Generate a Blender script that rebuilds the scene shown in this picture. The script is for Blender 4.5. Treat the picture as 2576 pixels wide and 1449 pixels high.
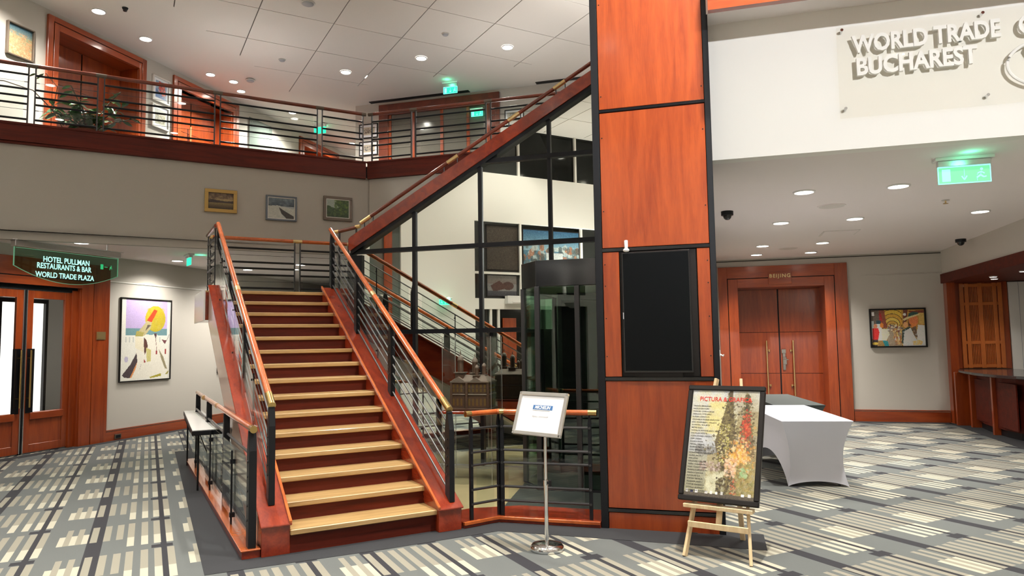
import bpy, bmesh, math, random
import numpy as np
from mathutils import Vector
random.seed(4); rng=np.random.default_rng(4)
for o in list(bpy.data.objects): bpy.data.objects.remove(o)
SC=bpy.context.scene; COL=SC.collection
R=math.radians
# ------------------------------------------------------------------ camera, world, exposure
H=1.70
cam=bpy.data.cameras.new('camera'); co=bpy.data.objects.new('camera',cam); COL.objects.link(co)
cam.sensor_width=36; cam.sensor_fit='HORIZONTAL'; cam.lens=36*1773/2576; cam.clip_end=200
co.rotation_mode='QUATERNION'
from mathutils import Matrix
pit,rol=R(4.35),R(-0.85)
fw=Vector((0,math.cos(pit),math.sin(pit))); r0=Vector((1,0,0)); u0=Vector((0,-math.sin(pit),math.cos(pit)))
rx=math.cos(rol)*r0+math.sin(rol)*u0; up=-math.sin(rol)*r0+math.cos(rol)*u0
co.rotation_quaternion=Matrix((rx,up,-fw)).transposed().to_quaternion(); co.location=(0,0,H)
SC.camera=co
SC.view_settings.view_transform='Standard'; SC.view_settings.look='None'
SC.view_settings.gamma=1; SC.view_settings.use_curve_mapping=False
SC.view_settings.exposure=0.4
SC.cycles.transparent_max_bounces=48; SC.cycles.max_bounces=14; SC.cycles.diffuse_bounces=5; SC.cycles.glossy_bounces=5; SC.cycles.caustics_reflective=False; SC.cycles.caustics_refractive=False
wd=bpy.data.worlds.new('night'); SC.world=wd; wd.use_nodes=True
wd.node_tree.nodes['Background'].inputs[0].default_value=(.02,.025,.04,1)
wd.node_tree.nodes['Background'].inputs[1].default_value=.25
# lamp strengths (W) used by the downlight builders further down
P_HALL,P_LOW,P_MEZZ=490,245,560; P_FILL=760
WARM=(1.0,.94,.84)

# ------------------------------------------------------------------ frames
class Fr:
    def __init__(s,ox,oy,ang): s.ox,s.oy,s.a=ox,oy,R(ang); s.c,s.s=math.cos(s.a),math.sin(s.a)
    def w(s,u,n,z=0): return Vector((s.ox+u*s.c-n*s.s, s.oy+u*s.s+n*s.c, z))
    def inv(s,x,y): dx,dy=x-s.ox,y-s.oy; return (dx*s.c+dy*s.s,-dx*s.s+dy*s.c)
S=Fr(-.852,6.76,29.08)       # stair frame: u across the treads, n up the flight
B=Fr(0,0,-15.92)             # column / glass wall / corridor frame
L=Fr(-7.417,12.902,73.3)     # left wall frame: s along the wall, d into the wall
W=Fr(0,0,0)
# ------------------------------------------------------------------ materials
MATS={}
def srgb(*c):
    c=[x/255 for x in c]; return tuple(x/12.92 if x<=.04045 else ((x+.055)/1.055)**2.4 for x in c)
def base(name):
    m=bpy.data.materials.new(name); m.use_nodes=True; nt=m.node_tree; b=nt.nodes['Principled BSDF']; MATS[name]=m
    return m,nt,b
def setp(b,**k):
    for a,v in k.items():
        i=b.inputs[a.replace('_',' ')]
        i.default_value=(*v,1) if isinstance(v,tuple) and len(v)==3 else v
def plain(name,col,rough=.6,metal=0,coat=0,noise=0,scale=40,bump=0):
    m,nt,b=base(name); setp(b,Base_Color=col,Roughness=rough,Metallic=metal,Coat_Weight=coat,Coat_Roughness=.08)
    if noise or bump:
        tc=nt.nodes.new('ShaderNodeTexCoord'); n=nt.nodes.new('ShaderNodeTexNoise'); n.inputs['Scale'].default_value=scale; n.inputs['Detail'].default_value=5
        nt.links.new(tc.outputs['Object'],n.inputs['Vector'])
        if noise:
            r=nt.nodes.new('ShaderNodeMix'); r.data_type='RGBA'; r.inputs['A'].default_value=(*[c*(1-noise) for c in col],1); r.inputs['B'].default_value=(*[min(1,c*(1+noise)) for c in col],1)
            nt.links.new(n.outputs['Fac'],r.inputs['Factor']); nt.links.new(r.outputs['Result'],b.inputs['Base Color'])
        if bump:
            bp=nt.nodes.new('ShaderNodeBump'); bp.inputs['Strength'].default_value=bump; bp.inputs['Distance'].default_value=.01
            nt.links.new(n.outputs['Fac'],bp.inputs['Height']); nt.links.new(bp.outputs['Normal'],b.inputs['Normal'])
    return m
def wood(name,c1,c2,rough=.3,coat=.5,grain=(14,14,1.2),spec=.5):
    m,nt,b=base(name); setp(b,Roughness=rough,Coat_Weight=coat,Coat_Roughness=.12)
    tc=nt.nodes.new('ShaderNodeTexCoord'); mp=nt.nodes.new('ShaderNodeMapping'); mp.inputs['Scale'].default_value=grain
    oi=nt.nodes.new('ShaderNodeObjectInfo'); ad=nt.nodes.new('ShaderNodeVectorMath'); ad.operation='ADD'
    ml=nt.nodes.new('ShaderNodeMath'); ml.operation='MULTIPLY'; ml.inputs[1].default_value=17.
    nt.links.new(oi.outputs['Random'],ml.inputs[0])
    nt.links.new(tc.outputs['Object'],ad.inputs[0]); nt.links.new(ml.outputs[0],ad.inputs[1]); nt.links.new(ad.outputs[0],mp.inputs['Vector'])
    n=nt.nodes.new('ShaderNodeTexNoise'); n.inputs['Scale'].default_value=1; n.inputs['Detail'].default_value=7; n.inputs['Distortion'].default_value=.8
    n2=nt.nodes.new('ShaderNodeTexNoise'); n2.inputs['Scale'].default_value=9; n2.inputs['Detail'].default_value=3
    nt.links.new(mp.outputs[0],n.inputs['Vector']); nt.links.new(mp.outputs[0],n2.inputs['Vector'])
    mx=nt.nodes.new('ShaderNodeMath'); mx.operation='MULTIPLY_ADD'; mx.inputs[1].default_value=.35
    nt.links.new(n2.outputs['Fac'],mx.inputs[0]); nt.links.new(n.outputs['Fac'],mx.inputs[2])
    rp=nt.nodes.new('ShaderNodeValToRGB'); rp.color_ramp.elements[0].position=.42; rp.color_ramp.elements[0].color=(*c1,1); rp.color_ramp.elements[1].position=.85; rp.color_ramp.elements[1].color=(*c2,1)
    nt.links.new(mx.outputs[0],rp.inputs[0]); nt.links.new(rp.outputs[0],b.inputs['Base Color'])
    return m
def emit(name,col,st):
    m,nt,b=base(name); setp(b,Base_Color=(0,0,0),Emission_Color=col,Emission_Strength=st,Roughness=.5); return m
def thin_glass(name,tint,ior=1.5,boost=1.0):
    m,nt,b=base(name); nt.nodes.remove(b); out=nt.nodes['Material Output']
    t=nt.nodes.new('ShaderNodeBsdfTransparent'); t.inputs[0].default_value=(*tint,1)
    g=nt.nodes.new('ShaderNodeBsdfGlossy'); g.inputs['Roughness'].default_value=.0; g.inputs[0].default_value=(1,1,1,1)
    fr=nt.nodes.new('ShaderNodeLayerWeight'); fr.inputs[0].default_value=.5; f0=((ior-1)/(ior+1))**2
    pw=nt.nodes.new('ShaderNodeMath'); pw.operation='POWER'; pw.inputs[1].default_value=5; nt.links.new(fr.outputs['Facing'],pw.inputs[0])
    mu=nt.nodes.new('ShaderNodeMath'); mu.operation='MULTIPLY_ADD'; mu.inputs[1].default_value=(1-f0)*boost; mu.inputs[2].default_value=f0*boost; mu.use_clamp=True
    x=nt.nodes.new('ShaderNodeMixShader'); nt.links.new(pw.outputs[0],mu.inputs[0]); nt.links.new(mu.outputs[0],x.inputs[0])
    nt.links.new(t.outputs[0],x.inputs[1]); nt.links.new(g.outputs[0],x.inputs[2]); nt.links.new(x.outputs[0],out.inputs[0]); return m
CH1,CH2=(.22,.030,.0065),(.37,.066,.012)
M=MATS
wood('cherry',CH1,CH2,.28,.5)
wood('cherry_cross',CH1,CH2,.28,.5,(1.2,14,14))
wood('cherry_stair',(.17,.017,.006),(.31,.037,.011),.24,.55,(8,1,8))
wood('cherry_dark',(.055,.006,.003),(.115,.013,.005),.55,.0,(1.2,10,14))
MATS['cherry_dark'].node_tree.nodes['Principled BSDF'].inputs['Specular IOR Level'].default_value=.25
wood('handrail_wood',(.33,.06,.012),(.58,.14,.03),.22,.7,(3,3,3))
wood('rail_dark',(.09,.016,.008),(.20,.035,.014),.3,.5,(3,3,3))
wood('oak',(.34,.21,.08),(.54,.36,.16),.38,.3,(1.5,22,22))
wood('pine',(.62,.45,.25),(.80,.63,.40),.5,0,(20,20,2))
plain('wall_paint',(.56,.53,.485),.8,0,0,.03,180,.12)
plain('bulkhead_shaded',(.40,.375,.335),.8,0,0,.03,180,.12)  # wall colour darkened to stand in for weaker light on the bulkheads
plain('wall_white',(.86,.85,.81),.75)
plain('ceiling_paint',(.78,.745,.70),.85,0,0,.02,60)
plain('tile_paint',(.78,.745,.70),.85,0,0,.02,60)
plain('soffit_paint',(.84,.785,.77),.85)
plain('grid_grey',(.16,.15,.14),.9)
plain('shadow_gap',(.05,.045,.04),.9)
plain('black_metal',(.010,.011,.014),.42,0,0); MATS['black_metal'].node_tree.nodes['Principled BSDF'].inputs['Specular IOR Level'].default_value=.25
plain('gun_metal',(.075,.075,.08),.36,.75)
plain('steel_bar',(.17,.175,.18),.38,.85)
plain('chrome',(.75,.76,.77),.10,1)
plain('aluminium',(.72,.72,.72),.28,.9)
plain('brass',(.62,.44,.17),.24,1)
plain('brass_soft',(.70,.52,.25),.35,.9)
plain('black_gloss',(.006,.006,.008),.18,0,.4)
plain('screen',(.004,.005,.006),.3,0,0); MATS['screen'].node_tree.nodes['Principled BSDF'].inputs['Specular IOR Level'].default_value=.12
plain('white_plastic',(.80,.80,.79),.4)
plain('paper',(.86,.88,.93),.7)
plain('spandex',(.74,.76,.88),.75,0,0,.02,300)
plain('dark_cloth',(.045,.055,.055),.8)
plain('cloth_black',(.01,.01,.012),.9)
plain('marble_tan',(.42,.37,.20),.16,0,.3,.12,3)
plain('mat_dark',(.028,.036,.032),.55,0,0,.2,150)
plain('dark_pane',(.018,.021,.02),.06,0,.3)
plain('grey_pane',(.15,.18,.165),.1)
plain('door_pane',(.15,.135,.115),.12)
plain('granite',(.035,.035,.04),.15,0,.3,.4,120)
plain('pale_panel',(.50,.36,.30),.25,0,.3)
plain('laminate',(.80,.80,.80),.35,0,.2)
plain('bronze_model',(.115,.07,.045),.5,.25,0,.3,60)
plain('model_roof',(.20,.16,.125),.55,.2)
plain('gold_print',(.20,.125,.035),.5,.3)
plain('frame_gold',(.42,.27,.08),.45,.4)
plain('frame_brown',(.13,.10,.075),.5,.2)
plain('frame_blue',(.10,.12,.15),.5)
plain('frame_black',(.012,.01,.010),.35); MATS['frame_black'].node_tree.nodes['Principled BSDF'].inputs['Specular IOR Level'].default_value=.3
plain('frame_white',(.66,.64,.60),.5)
plain('blue_print',(.055,.17,.42),.6); plain('red_print',(.62,.03,.02),.6); plain('ink',(.03,.028,.028),.7); plain('grey_ink',(.42,.43,.46),.7)
plain('leaf_green',(.05,.13,.035),.35,0,.2,.3,8); plain('stem_brown',(.08,.05,.03),.7); plain('clay',(.20,.07,.035),.7)
plain('lattice_wood',(.55,.15,.03),.35,0,.3,.15,12)
emit('lamp_white',(1,.93,.82),26); emit('lamp_low',(1,.95,.86),11)
emit('exit_green',(.02,.85,.42),1.25); emit('exit_bright',(.25,1,.82),1.5); emit('exit_pale',(.20,.80,.38),.9)
emit('sign_text',(.45,1,.85),1.1); emit('edge_green',(.30,.75,.42),.28); emit('lit_panel',(1,.90,.86),1.6); emit('sign_exit',(.04,.62,.22),.6)
thin_glass('clear_glass',(.93,.97,.95)); thin_glass('rail_glass',(.95,.975,.965),1.45,.75); thin_glass('green_glass',(.70,.84,.76),1.5,1.2); thin_glass('sign_glass',(.60,.78,.68),1.45)
thin_glass('wall_acrylic',(.99,.985,.97),1.22); thin_glass('acrylic',(.975,.985,.985),1.3,.6)
# strongly reflective solar glass of the entrance wall
m,nt,b=base('mirror_glass'); setp(b,Base_Color=(.80,.83,.77),Metallic=1.0,Roughness=.0)
# painted canvases: flat print carried by a colour attribute
m,nt,b=base('painted'); at=nt.nodes.new('ShaderNodeAttribute'); at.attribute_name='Col'; nt.links.new(at.outputs['Color'],b.inputs['Base Color']); b.inputs['Roughness'].default_value=.55
def carpet():
    m,nt,b=base('carpet'); b.inputs['Roughness'].default_value=.95; N=nt.nodes; K=nt.links
    tc=N.new('ShaderNodeTexCoord'); sx=N.new('ShaderNodeSeparateXYZ'); K.new(tc.outputs['Object'],sx.inputs[0])
    def mt(op,a,b_=None,c=None):
        n=N.new('ShaderNodeMath'); n.operation=op
        for i,v in enumerate((a,b_,c)):
            if v is None: continue
            if isinstance(v,(int,float)): n.inputs[i].default_value=v
            else: K.new(v,n.inputs[i])
        return n.outputs[0]
    X,Y=sx.outputs[0],sx.outputs[1]
    u=mt('MULTIPLY_ADD',Y,-.0315,X); v=mt('MULTIPLY_ADD',X,.0315,Y)
    q=mt('FLOORED_MODULO',mt('ADD',u,2.472+.56),1.0); r=mt('FLOORED_MODULO',mt('ADD',v,-.62+.18),1.06)
    cache={}
    def gt(s,val,key):
        if (key,val) not in cache: cache[(key,val)]=mt('GREATER_THAN',s,val)
        return cache[(key,val)]
    def span(s,key,a,b_): return mt('SUBTRACT',gt(s,a,key),gt(s,b_,key))
    def rect(u0,u1,v0,v1): return mt('MULTIPLY',span(q,'q',u0,u1),span(r,'r',v0,v1))
    def anyof(l):
        o=l[0]
        for x in l[1:]: o=mt('MAXIMUM',o,x)
        return o
    dark=anyof([span(q,'q',.25,.37),span(q,'q',.82,.868),rect(.75,.915,.02,.12)])
    mid=anyof([rect(a,a+.055,.18,1.06) for a in (.56,.67,.77,.868)]+[rect(a,a+.055,.46,1.045) for a in (.268,.37,.47)]+[rect(.066+i*.092,.112+i*.092,.46,1.045) for i in (0,1)])
    lite=anyof([rect(a,a+.055,.18,.50) for a in (.56,.67,.77,.868)]+[rect(.02+i*.092,.066+i*.092,.46,.80) for i in (0,1,2)])
    n=N.new('ShaderNodeTexNoise'); n.inputs['Scale'].default_value=260; n.inputs['Detail'].default_value=3; K.new(tc.outputs['Object'],n.inputs['Vector'])
    def mixc(a,b_,fac):
        x=N.new('ShaderNodeMix'); x.data_type='RGBA'
        for i,vv in (('A',a),('B',b_)):
            if isinstance(vv,tuple): x.inputs[i].default_value=(*vv,1)
            else: K.new(vv,x.inputs[i])
        K.new(fac,x.inputs['Factor']); return x.outputs['Result']
    c=mixc((.150,.165,.165),(.030,.031,.040),dark); c=mixc(c,(.34,.325,.265),mid); c=mixc(c,(.56,.54,.44),lite)
    x=N.new('ShaderNodeMix'); x.data_type='RGBA'; x.blend_type='MULTIPLY'; x.inputs['Factor'].default_value=.5; K.new(c,x.inputs['A']); K.new(n.outputs['Fac'],x.inputs['B'])
    bc=N.new('ShaderNodeBrightContrast'); bc.inputs['Bright'].default_value=0; K.new(x.outputs['Result'],bc.inputs[0]); K.new(bc.outputs[0],b.inputs['Base Color'])
    bp=N.new('ShaderNodeBump'); bp.inputs['Strength'].default_value=.25; bp.inputs['Distance'].default_value=.004; K.new(n.outputs['Fac'],bp.inputs['Height']); K.new(bp.outputs[0],b.inputs['Normal'])
carpet()
plain('carpet_plain',(.026,.028,.033),.95,0,0,.25,240,.2)

# ------------------------------------------------------------------ mesh helpers
class MB:
    def __init__(s): s.v=[];s.f=[]
    def add(s,v,f):
        k=len(s.v); s.v+=[tuple(p) for p in v]; s.f+=[tuple(i+k for i in q) for q in f]; return s
    def box(s,x0,x1,y0,y1,z0,z1):
        return s.add([(x0,y0,z0),(x1,y0,z0),(x1,y1,z0),(x0,y1,z0),(x0,y0,z1),(x1,y0,z1),(x1,y1,z1),(x0,y1,z1)],
            [(0,3,2,1),(4,5,6,7),(0,1,5,4),(1,2,6,5),(2,3,7,6),(3,0,4,7)])
    def prism(s,poly,e,lo,hi):
        # poly in the two other axes, extruded along axis e ('x','y','z')
        n=len(poly); A=sum(poly[i][0]*poly[(i+1)%n][1]-poly[(i+1)%n][0]*poly[i][1] for i in range(n))
        if A<0: poly=poly[::-1]
        def mk(p,h): return {'z':(p[0],p[1],h),'x':(h,p[0],p[1]),'y':(p[0],h,p[1])}[e]
        v=[mk(p,lo) for p in poly]+[mk(p,hi) for p in poly]
        f=[tuple(range(n))[::-1],tuple(range(n,2*n))]+[(i,(i+1)%n,n+(i+1)%n,n+i) for i in range(n)]
        if e=='y': f=[q[::-1] for q in f]
        return s.add(v,f)
    def tube(s,path,r,seg=10,cap=True,ry=None):
        path=[Vector(p) for p in path]; ring=[]; v=[];f=[]
        for i,p in enumerate(path):
            d=(path[min(i+1,len(path)-1)]-path[max(i-1,0)]).normalized()
            up=Vector((0,0,1)) if abs(d.z)<.95 else Vector((1,0,0))
            a=d.cross(up).normalized(); b=a.cross(d).normalized()
            rr=r[i] if isinstance(r,(list,tuple)) else r
            for k in range(seg):
                t=2*math.pi*k/seg; v.append(p+a*rr*math.cos(t)+b*(ry or rr)*math.sin(t))
        for i in range(len(path)-1):
            for k in range(seg):
                k2=(k+1)%seg; f.append((i*seg+k2,i*seg+k,(i+1)*seg+k,(i+1)*seg+k2))
        if cap: f.append(tuple(range(seg))); f.append(tuple(range((len(path)-1)*seg,len(path)*seg))[::-1])
        return s.add(v,f)
    def bar(s,p,q,w,h):
        # rectangular bar from p to q, width w sideways, height h
        p,q=Vector(p),Vector(q); d=(q-p).normalized(); up=Vector((0,0,1)) if abs(d.z)<.95 else Vector((0,1,0))
        a=d.cross(up).normalized()*w/2; b=a.cross(d).normalized()*h/2
        v=[p-a-b,p+a-b,p+a+b,p-a+b,q-a-b,q+a-b,q+a+b,q-a+b]
        return s.add(v,[(0,1,2,3),(7,6,5,4),(1,0,4,5),(2,1,5,6),(3,2,6,7),(0,3,7,4)])
    def lathe(s,prof,c=(0,0,0),seg=24):
        v=[];f=[];n=len(prof)
        for r,z in prof:
            for k in range(seg): t=2*math.pi*k/seg; v.append((c[0]+r*math.cos(t),c[1]+r*math.sin(t),c[2]+z))
        for i in range(n-1):
            for k in range(seg): k2=(k+1)%seg; f.append((i*seg+k,i*seg+k2,(i+1)*seg+k2,(i+1)*seg+k))
        f.append(tuple(range(seg))[::-1]); f.append(tuple(range((n-1)*seg,n*seg))); return s.add(v,f)
    def quad(s,*p): return s.add(p,[tuple(range(len(p)))])
    def mapped(s,fn): s.v=[tuple(fn(*p)) for p in s.v]; return s
def mesh(name,mb,mat,off=(0,0,0),smooth=False):
    me=bpy.data.meshes.new(name); me.from_pydata([(x-off[0],y-off[1],z-off[2]) for x,y,z in mb.v],[],mb.f)
    me.materials.append(MATS[mat]); me.update()
    if smooth:
        me.polygons.foreach_set('use_smooth',[True]*len(me.polygons))
        try: me.set_sharp_from_angle(angle=R(40))
        except Exception: pass
    return me
def bevel(o,w,seg=1):
    if w: m=o.modifiers.new('bevel','BEVEL'); m.width=w; m.segments=seg; m.limit_method='ANGLE'; m.angle_limit=R(40)
    return o
def tag(o,label=None,cat=None,group=None,kind=None):
    for k,v in (('label',label),('category',cat),('group',group),('kind',kind)):
        if v: o[k]=v
    return o
class Thing:
    def __init__(s,name,label,cat,fr,base=(0,0,0),group=None,kind=None,rot=0):
        s.e=bpy.data.objects.new(name,None); COL.objects.link(s.e); s.e.empty_display_size=.2
        s.e.location=fr.w(*base); s.e.rotation_euler=(0,0,fr.a+rot); s.base=base; tag(s.e,label,cat,group,kind)
    def part(s,name,mb,mat,parent=None,smooth=False,bev=0,label=None,kind=None):
        o=bpy.data.objects.new(name,mesh(name,mb,mat,s.base,smooth)); COL.objects.link(o); o.parent=parent or s.e
        if label: o['label']=label
        if kind: o['kind']=kind
        return bevel(o,bev)
def single(name,label,cat,mb,mat,fr=W,base=(0,0,0),group=None,kind=None,smooth=False,bev=0):
    o=bpy.data.objects.new(name,mesh(name,mb,mat,base,smooth)); COL.objects.link(o)
    o.location=fr.w(*base); o.rotation_euler=(0,0,fr.a); tag(o,label,cat,group,kind); return bevel(o,bev)
def struct(name,mb,mat,fr=W,base=(0,0,0),parent=None,smooth=False):
    o=single(name,None,None,mb,mat,fr,base,kind='structure',smooth=smooth)
    return o
def child(parent,name,mb,mat,smooth=False,bev=0,kind=None):
    # parent is a mesh object whose geometry is in frame coordinates with base 0
    o=bpy.data.objects.new(name,mesh(name,mb,mat,(0,0,0),smooth)); COL.objects.link(o); o.parent=parent
    if kind: o['kind']=kind
    return bevel(o,bev)
def copy_tree(o,parent=None):
    c=o.copy(); COL.objects.link(c)
    if parent: c.parent=parent
    for ch in [x for x in bpy.data.objects if x.parent==o]: copy_tree(ch,c)
    return c
FONT_CACHE={}
def text_mb(s,size,ext,align='LEFT',bold=0,shear=0,spacing=1,sx=1):
    cu=bpy.data.curves.new('lettering','FONT'); cu.body=s; cu.size=size; cu.extrude=ext; cu.align_x=align; cu.offset=bold; cu.shear=shear; cu.space_character=spacing; cu.resolution_u=3
    o=bpy.data.objects.new('lettering',cu); COL.objects.link(o); dg=bpy.context.evaluated_depsgraph_get()
    me=bpy.data.meshes.new_from_object(o.evaluated_get(dg)); mb=MB(); mb.add([(v.co.x*sx,v.co.y,v.co.z) for v in me.vertices],[tuple(p.vertices) for p in me.polygons])
    bpy.data.objects.remove(o); bpy.data.curves.remove(cu); bpy.data.meshes.remove(me); return mb
def text_wall(s,size,x,y,z,ext=.004,**k):
    # letters stand on a wall that faces -second axis
    return text_mb(s,size,ext,**k).mapped(lambda a,b,c:(x+a,y-c,z+b))
# ------------------------------------------------------------------ flat print helper
class Paint:
    def __init__(s,w,h,bg):
        s.w,s.h=w,h; s.a=np.zeros((h,w,3)); s.a[:]=np.array(bg)/255.
        yy,xx=np.mgrid[0:h,0:w]; s.x=(xx+.5)/w; s.y=(yy+.5)/h
    def _c(s,m,c,al=1): s.a[m]=s.a[m]*(1-al)+np.array(c)/255.*al
    def rect(s,x0,y0,x1,y1,c,al=1): s._c((s.x>=x0)&(s.x<x1)&(s.y>=y0)&(s.y<y1),c,al); return s
    def ell(s,cx,cy,rx_,ry_,c,al=1): s._c(((s.x-cx)/rx_)**2+((s.y-cy)/ry_)**2<1,c,al); return s
    def poly(s,p,c,al=1):
        m=np.zeros_like(s.x,bool); n=len(p)
        for i in range(n):
            (x1,y1),(x2,y2)=p[i],p[(i+1)%n]
            if y1==y2: continue
            m^=((s.y>=min(y1,y2))&(s.y<max(y1,y2))&(s.x<(s.y-y1)/(y2-y1)*(x2-x1)+x1))
        s._c(m,c,al); return s
    def line(s,p,wd,c,al=1):
        for (x1,y1),(x2,y2) in zip(p,p[1:]):
            d=np.array((x2-x1,(y2-y1)*s.h/s.w)); ln=np.hypot(*d)+1e-9; px=s.x-x1; py=(s.y-y1)*s.h/s.w
            t=np.clip((px*d[0]+py*d[1])/ln**2,0,1); s._c(np.hypot(px-t*d[0],py-t*d[1])<wd/2,c,al)
        return s
    def grad(s,y0,y1,c0,c1):
        m=(s.y>=y0)&(s.y<y1); t=((s.y-y0)/(y1-y0))[m][:,None]; s.a[m]=(np.array(c0)*(1-t)+np.array(c1)*t)/255.; return s
    def blobs(s,n,x0,y0,x1,y1,cols,r0,r1,al=.8):
        for i in range(n):
            s.ell(rng.uniform(x0,x1),rng.uniform(y0,y1),rng.uniform(r0,r1),rng.uniform(r0,r1)*s.w/s.h,cols[rng.integers(len(cols))],al)
        return s
    def noise(s,k): s.a=np.clip(s.a+rng.normal(0,k/255.,s.a.shape[:2])[...,None],0,1); return s
def canvas_mesh(name,P,w,h,off=(0,0,0),fn=None):
    # print lies in the x-z plane facing -y, lower left at off
    nx,ny=P.w,P.h
    v=[(off[0]+w*i/nx,off[1],off[2]+h*(1-j/ny)) for j in range(ny+1) for i in range(nx+1)]
    if fn: v=[fn(*p) for p in v]
    f=[(j*(nx+1)+i,(j+1)*(nx+1)+i,(j+1)*(nx+1)+i+1,j*(nx+1)+i+1) for j in range(ny) for i in range(nx)]
    me=bpy.data.meshes.new(name); me.from_pydata(v,[],f)
    c=P.a.reshape(-1,3); lin=np.where(c<=.04045,c/12.92,((c+.055)/1.055)**2.4)
    ca=me.color_attributes.new('Col','FLOAT_COLOR','CORNER')
    arr=np.ones((len(f),4,4),np.float32); arr[:,:,:3]=lin[:,None,:]; ca.data.foreach_set('color',arr.ravel())
    me.materials.append(MATS['painted']); me.update(); return me
def picture(name,label,fr,x0,y,z0,w,h,fw,mat,P,mount=0,inner=None,depth=.035,group=None):
    T=Thing(name,label,'painting' if name=='painting' else 'picture',fr,(x0+w/2,y,z0),group)
    a,b,c,d=x0,x0+w,z0,z0+h
    fr_=MB()
    def ring(mb,o,i,y0,y1):
        (a,b,c,d),(e,f_,g,h_)=o,i
        for X0,X1,Z0,Z1 in ((a,b,c,g),(a,b,h_,d),(a,e,g,h_),(f_,b,g,h_)): mb.box(X0,X1,y0,y1,Z0,Z1)
    ring(fr_,(a,b,c,d),(a+fw,b-fw,c+fw,d-fw),y-depth,y-.001)
    T.part('frame',fr_,mat,bev=.003)
    if inner:
        i2=MB(); k=fw+.012; ring(i2,(a+fw,b-fw,c+fw,d-fw),(a+k,b-k,c+k,d-k),y-depth*.75,y-.002); T.part('inner_frame',i2,inner)
    k=fw+(.012 if inner else 0)
    if mount:
        T.part('mount',MB().box(a+k,b-k,y-.014,y-.003,c+k,d-k),'paper'); k+=mount
    me=canvas_mesh('canvas',P,w-2*k,h-2*k,(a+k-T.base[0],y-.016-T.base[1],c+k-T.base[2]))
    o=bpy.data.objects.new('canvas',me); COL.objects.link(o); o.parent=T.e
    return T
def clip(poly,a,b,c):
    # keep points with a*x+b*y<=c
    out=[]
    for i in range(len(poly)):
        p,q=poly[i],poly[(i+1)%len(poly)]; dp,dq=a*p[0]+b*p[1]-c,a*q[0]+b*q[1]-c
        if dp<=0: out.append(p)
        if dp*dq<0: t=dp/(dp-dq); out.append((p[0]+t*(q[0]-p[0]),p[1]+t*(q[1]-p[1])))
    return out
# ================================================================== SETTING
CZ=7.45; LZ=3.37; MF=4.85; FT=4.93; FB=4.62
fl=struct('floor',MB().box(-12,16,-16,20,-.12,0),'carpet',S)
# plain carpet border round the stair and along the walls
def flat(name,poly,mat,z,fr=W): return child_w(name,MB().prism([tuple(fr.w(*p)[:2]) for p in poly],'z',z-.004,z),mat)
def child_w(name,mb,mat):
    o=single(name,None,None,mb,mat,W,kind='structure'); return o
sb=[S.w(-1.95,-.49),S.w(-.57,-.57),B.w(-1.93,6.20),B.w(.35,6.12),B.w(.35,6.6),B.w(-1.6,6.7),S.w(.25,-.2),S.w(-1.4,0),S.w(-1.45,6.5),S.w(-1.72,6.5)]
child_w('trim_1',MB().prism([tuple(p[:2]) for p in sb],'z',.0005,.003),'carpet_plain')
child_w('trim_2',MB().prism([tuple(L.w(*p)[:2]) for p in ((-4,-.22),(11,-.22),(11,0),(-4,0))],'z',.0005,.003),'carpet_plain')
child_w('trim_3',MB().prism([tuple(B.w(*p)[:2]) for p in ((4.3,15.6),(4.34,12.2),(4.36,7),(6.5,7),(6.5,15.6))],'z',.0005,.003),'carpet_plain')
child_w('trim_4',MB().prism([tuple(B.w(*p)[:2]) for p in ((-.1,15.45),(4.35,15.45),(4.35,15.7),(-.1,15.7))],'z',.0005,.003),'carpet_plain')
# stone floor and entrance mat between the low balustrade and the glass wall
child_w('trim_5',MB().prism([tuple(p[:2]) for p in (S.w(.2,-.2),S.w(.65,-.2),B.w(-2.13,7.1),B.w(-2.2,9.2),B.w(-5,9.2))],'z',.001,.006),'marble_tan')
child_w('trim_6',MB().prism([tuple(p[:2]) for p in (B.w(-2.13,6.9),B.w(-.2,6.5),B.w(-.2,9.6),B.w(-2.24,9.6),B.w(-2.24,8.2))],'z',.001,.008),'mat_dark')
# main ceiling: slab with lay-in tiles inside the eight-sided field
ceil=struct('ceiling',MB().box(-13,15,-15,21,CZ,CZ+.12),'ceiling_paint',S)
tn=0
for i in range(-4,6):
    for j in range(-3,10):
        u0=-.60+1.28*i; n0=-2.06+1.325*j+0; g=.009
        P=[(u0+g,n0+g),(u0+1.28-g,n0+g),(u0+1.28-g,n0+1.325-g),(u0+g,n0+1.325-g)]
        P=clip(P,1,1,10.70); P=clip(P,-.785,.62,5.50)
        if len(P)<3: continue
        ar=abs(sum(P[k][0]*P[(k+1)%len(P)][1]-P[(k+1)%len(P)][0]*P[k][1] for k in range(len(P))))/2
        if ar<.002: continue
        child(ceil,'ceiling_tile',MB().prism(P,'z',CZ-.022,CZ-.001),'tile_paint')
bk_=clip(clip([(-5.7,-6),(7.1,-6),(7.1,9.9),(-5.7,9.9)],1,1,10.72),-.785,.62,5.52)
child(ceil,'ceiling_grid',MB().prism(bk_,'z',CZ-.004,CZ-.0005),'grid_grey')
# edge trim round the tile field
def seg_bar(fr,p,q,w,z0,z1):
    d=Vector((q[0]-p[0],q[1]-p[1])).normalized(); k=Vector((-d.y,d.x))*w/2
    return MB().prism([(p[0]-k.x,p[1]-k.y),(q[0]-k.x,q[1]-k.y),(q[0]+k.x,q[1]+k.y),(p[0]+k.x,p[1]+k.y)],'z',z0,z1)
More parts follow.
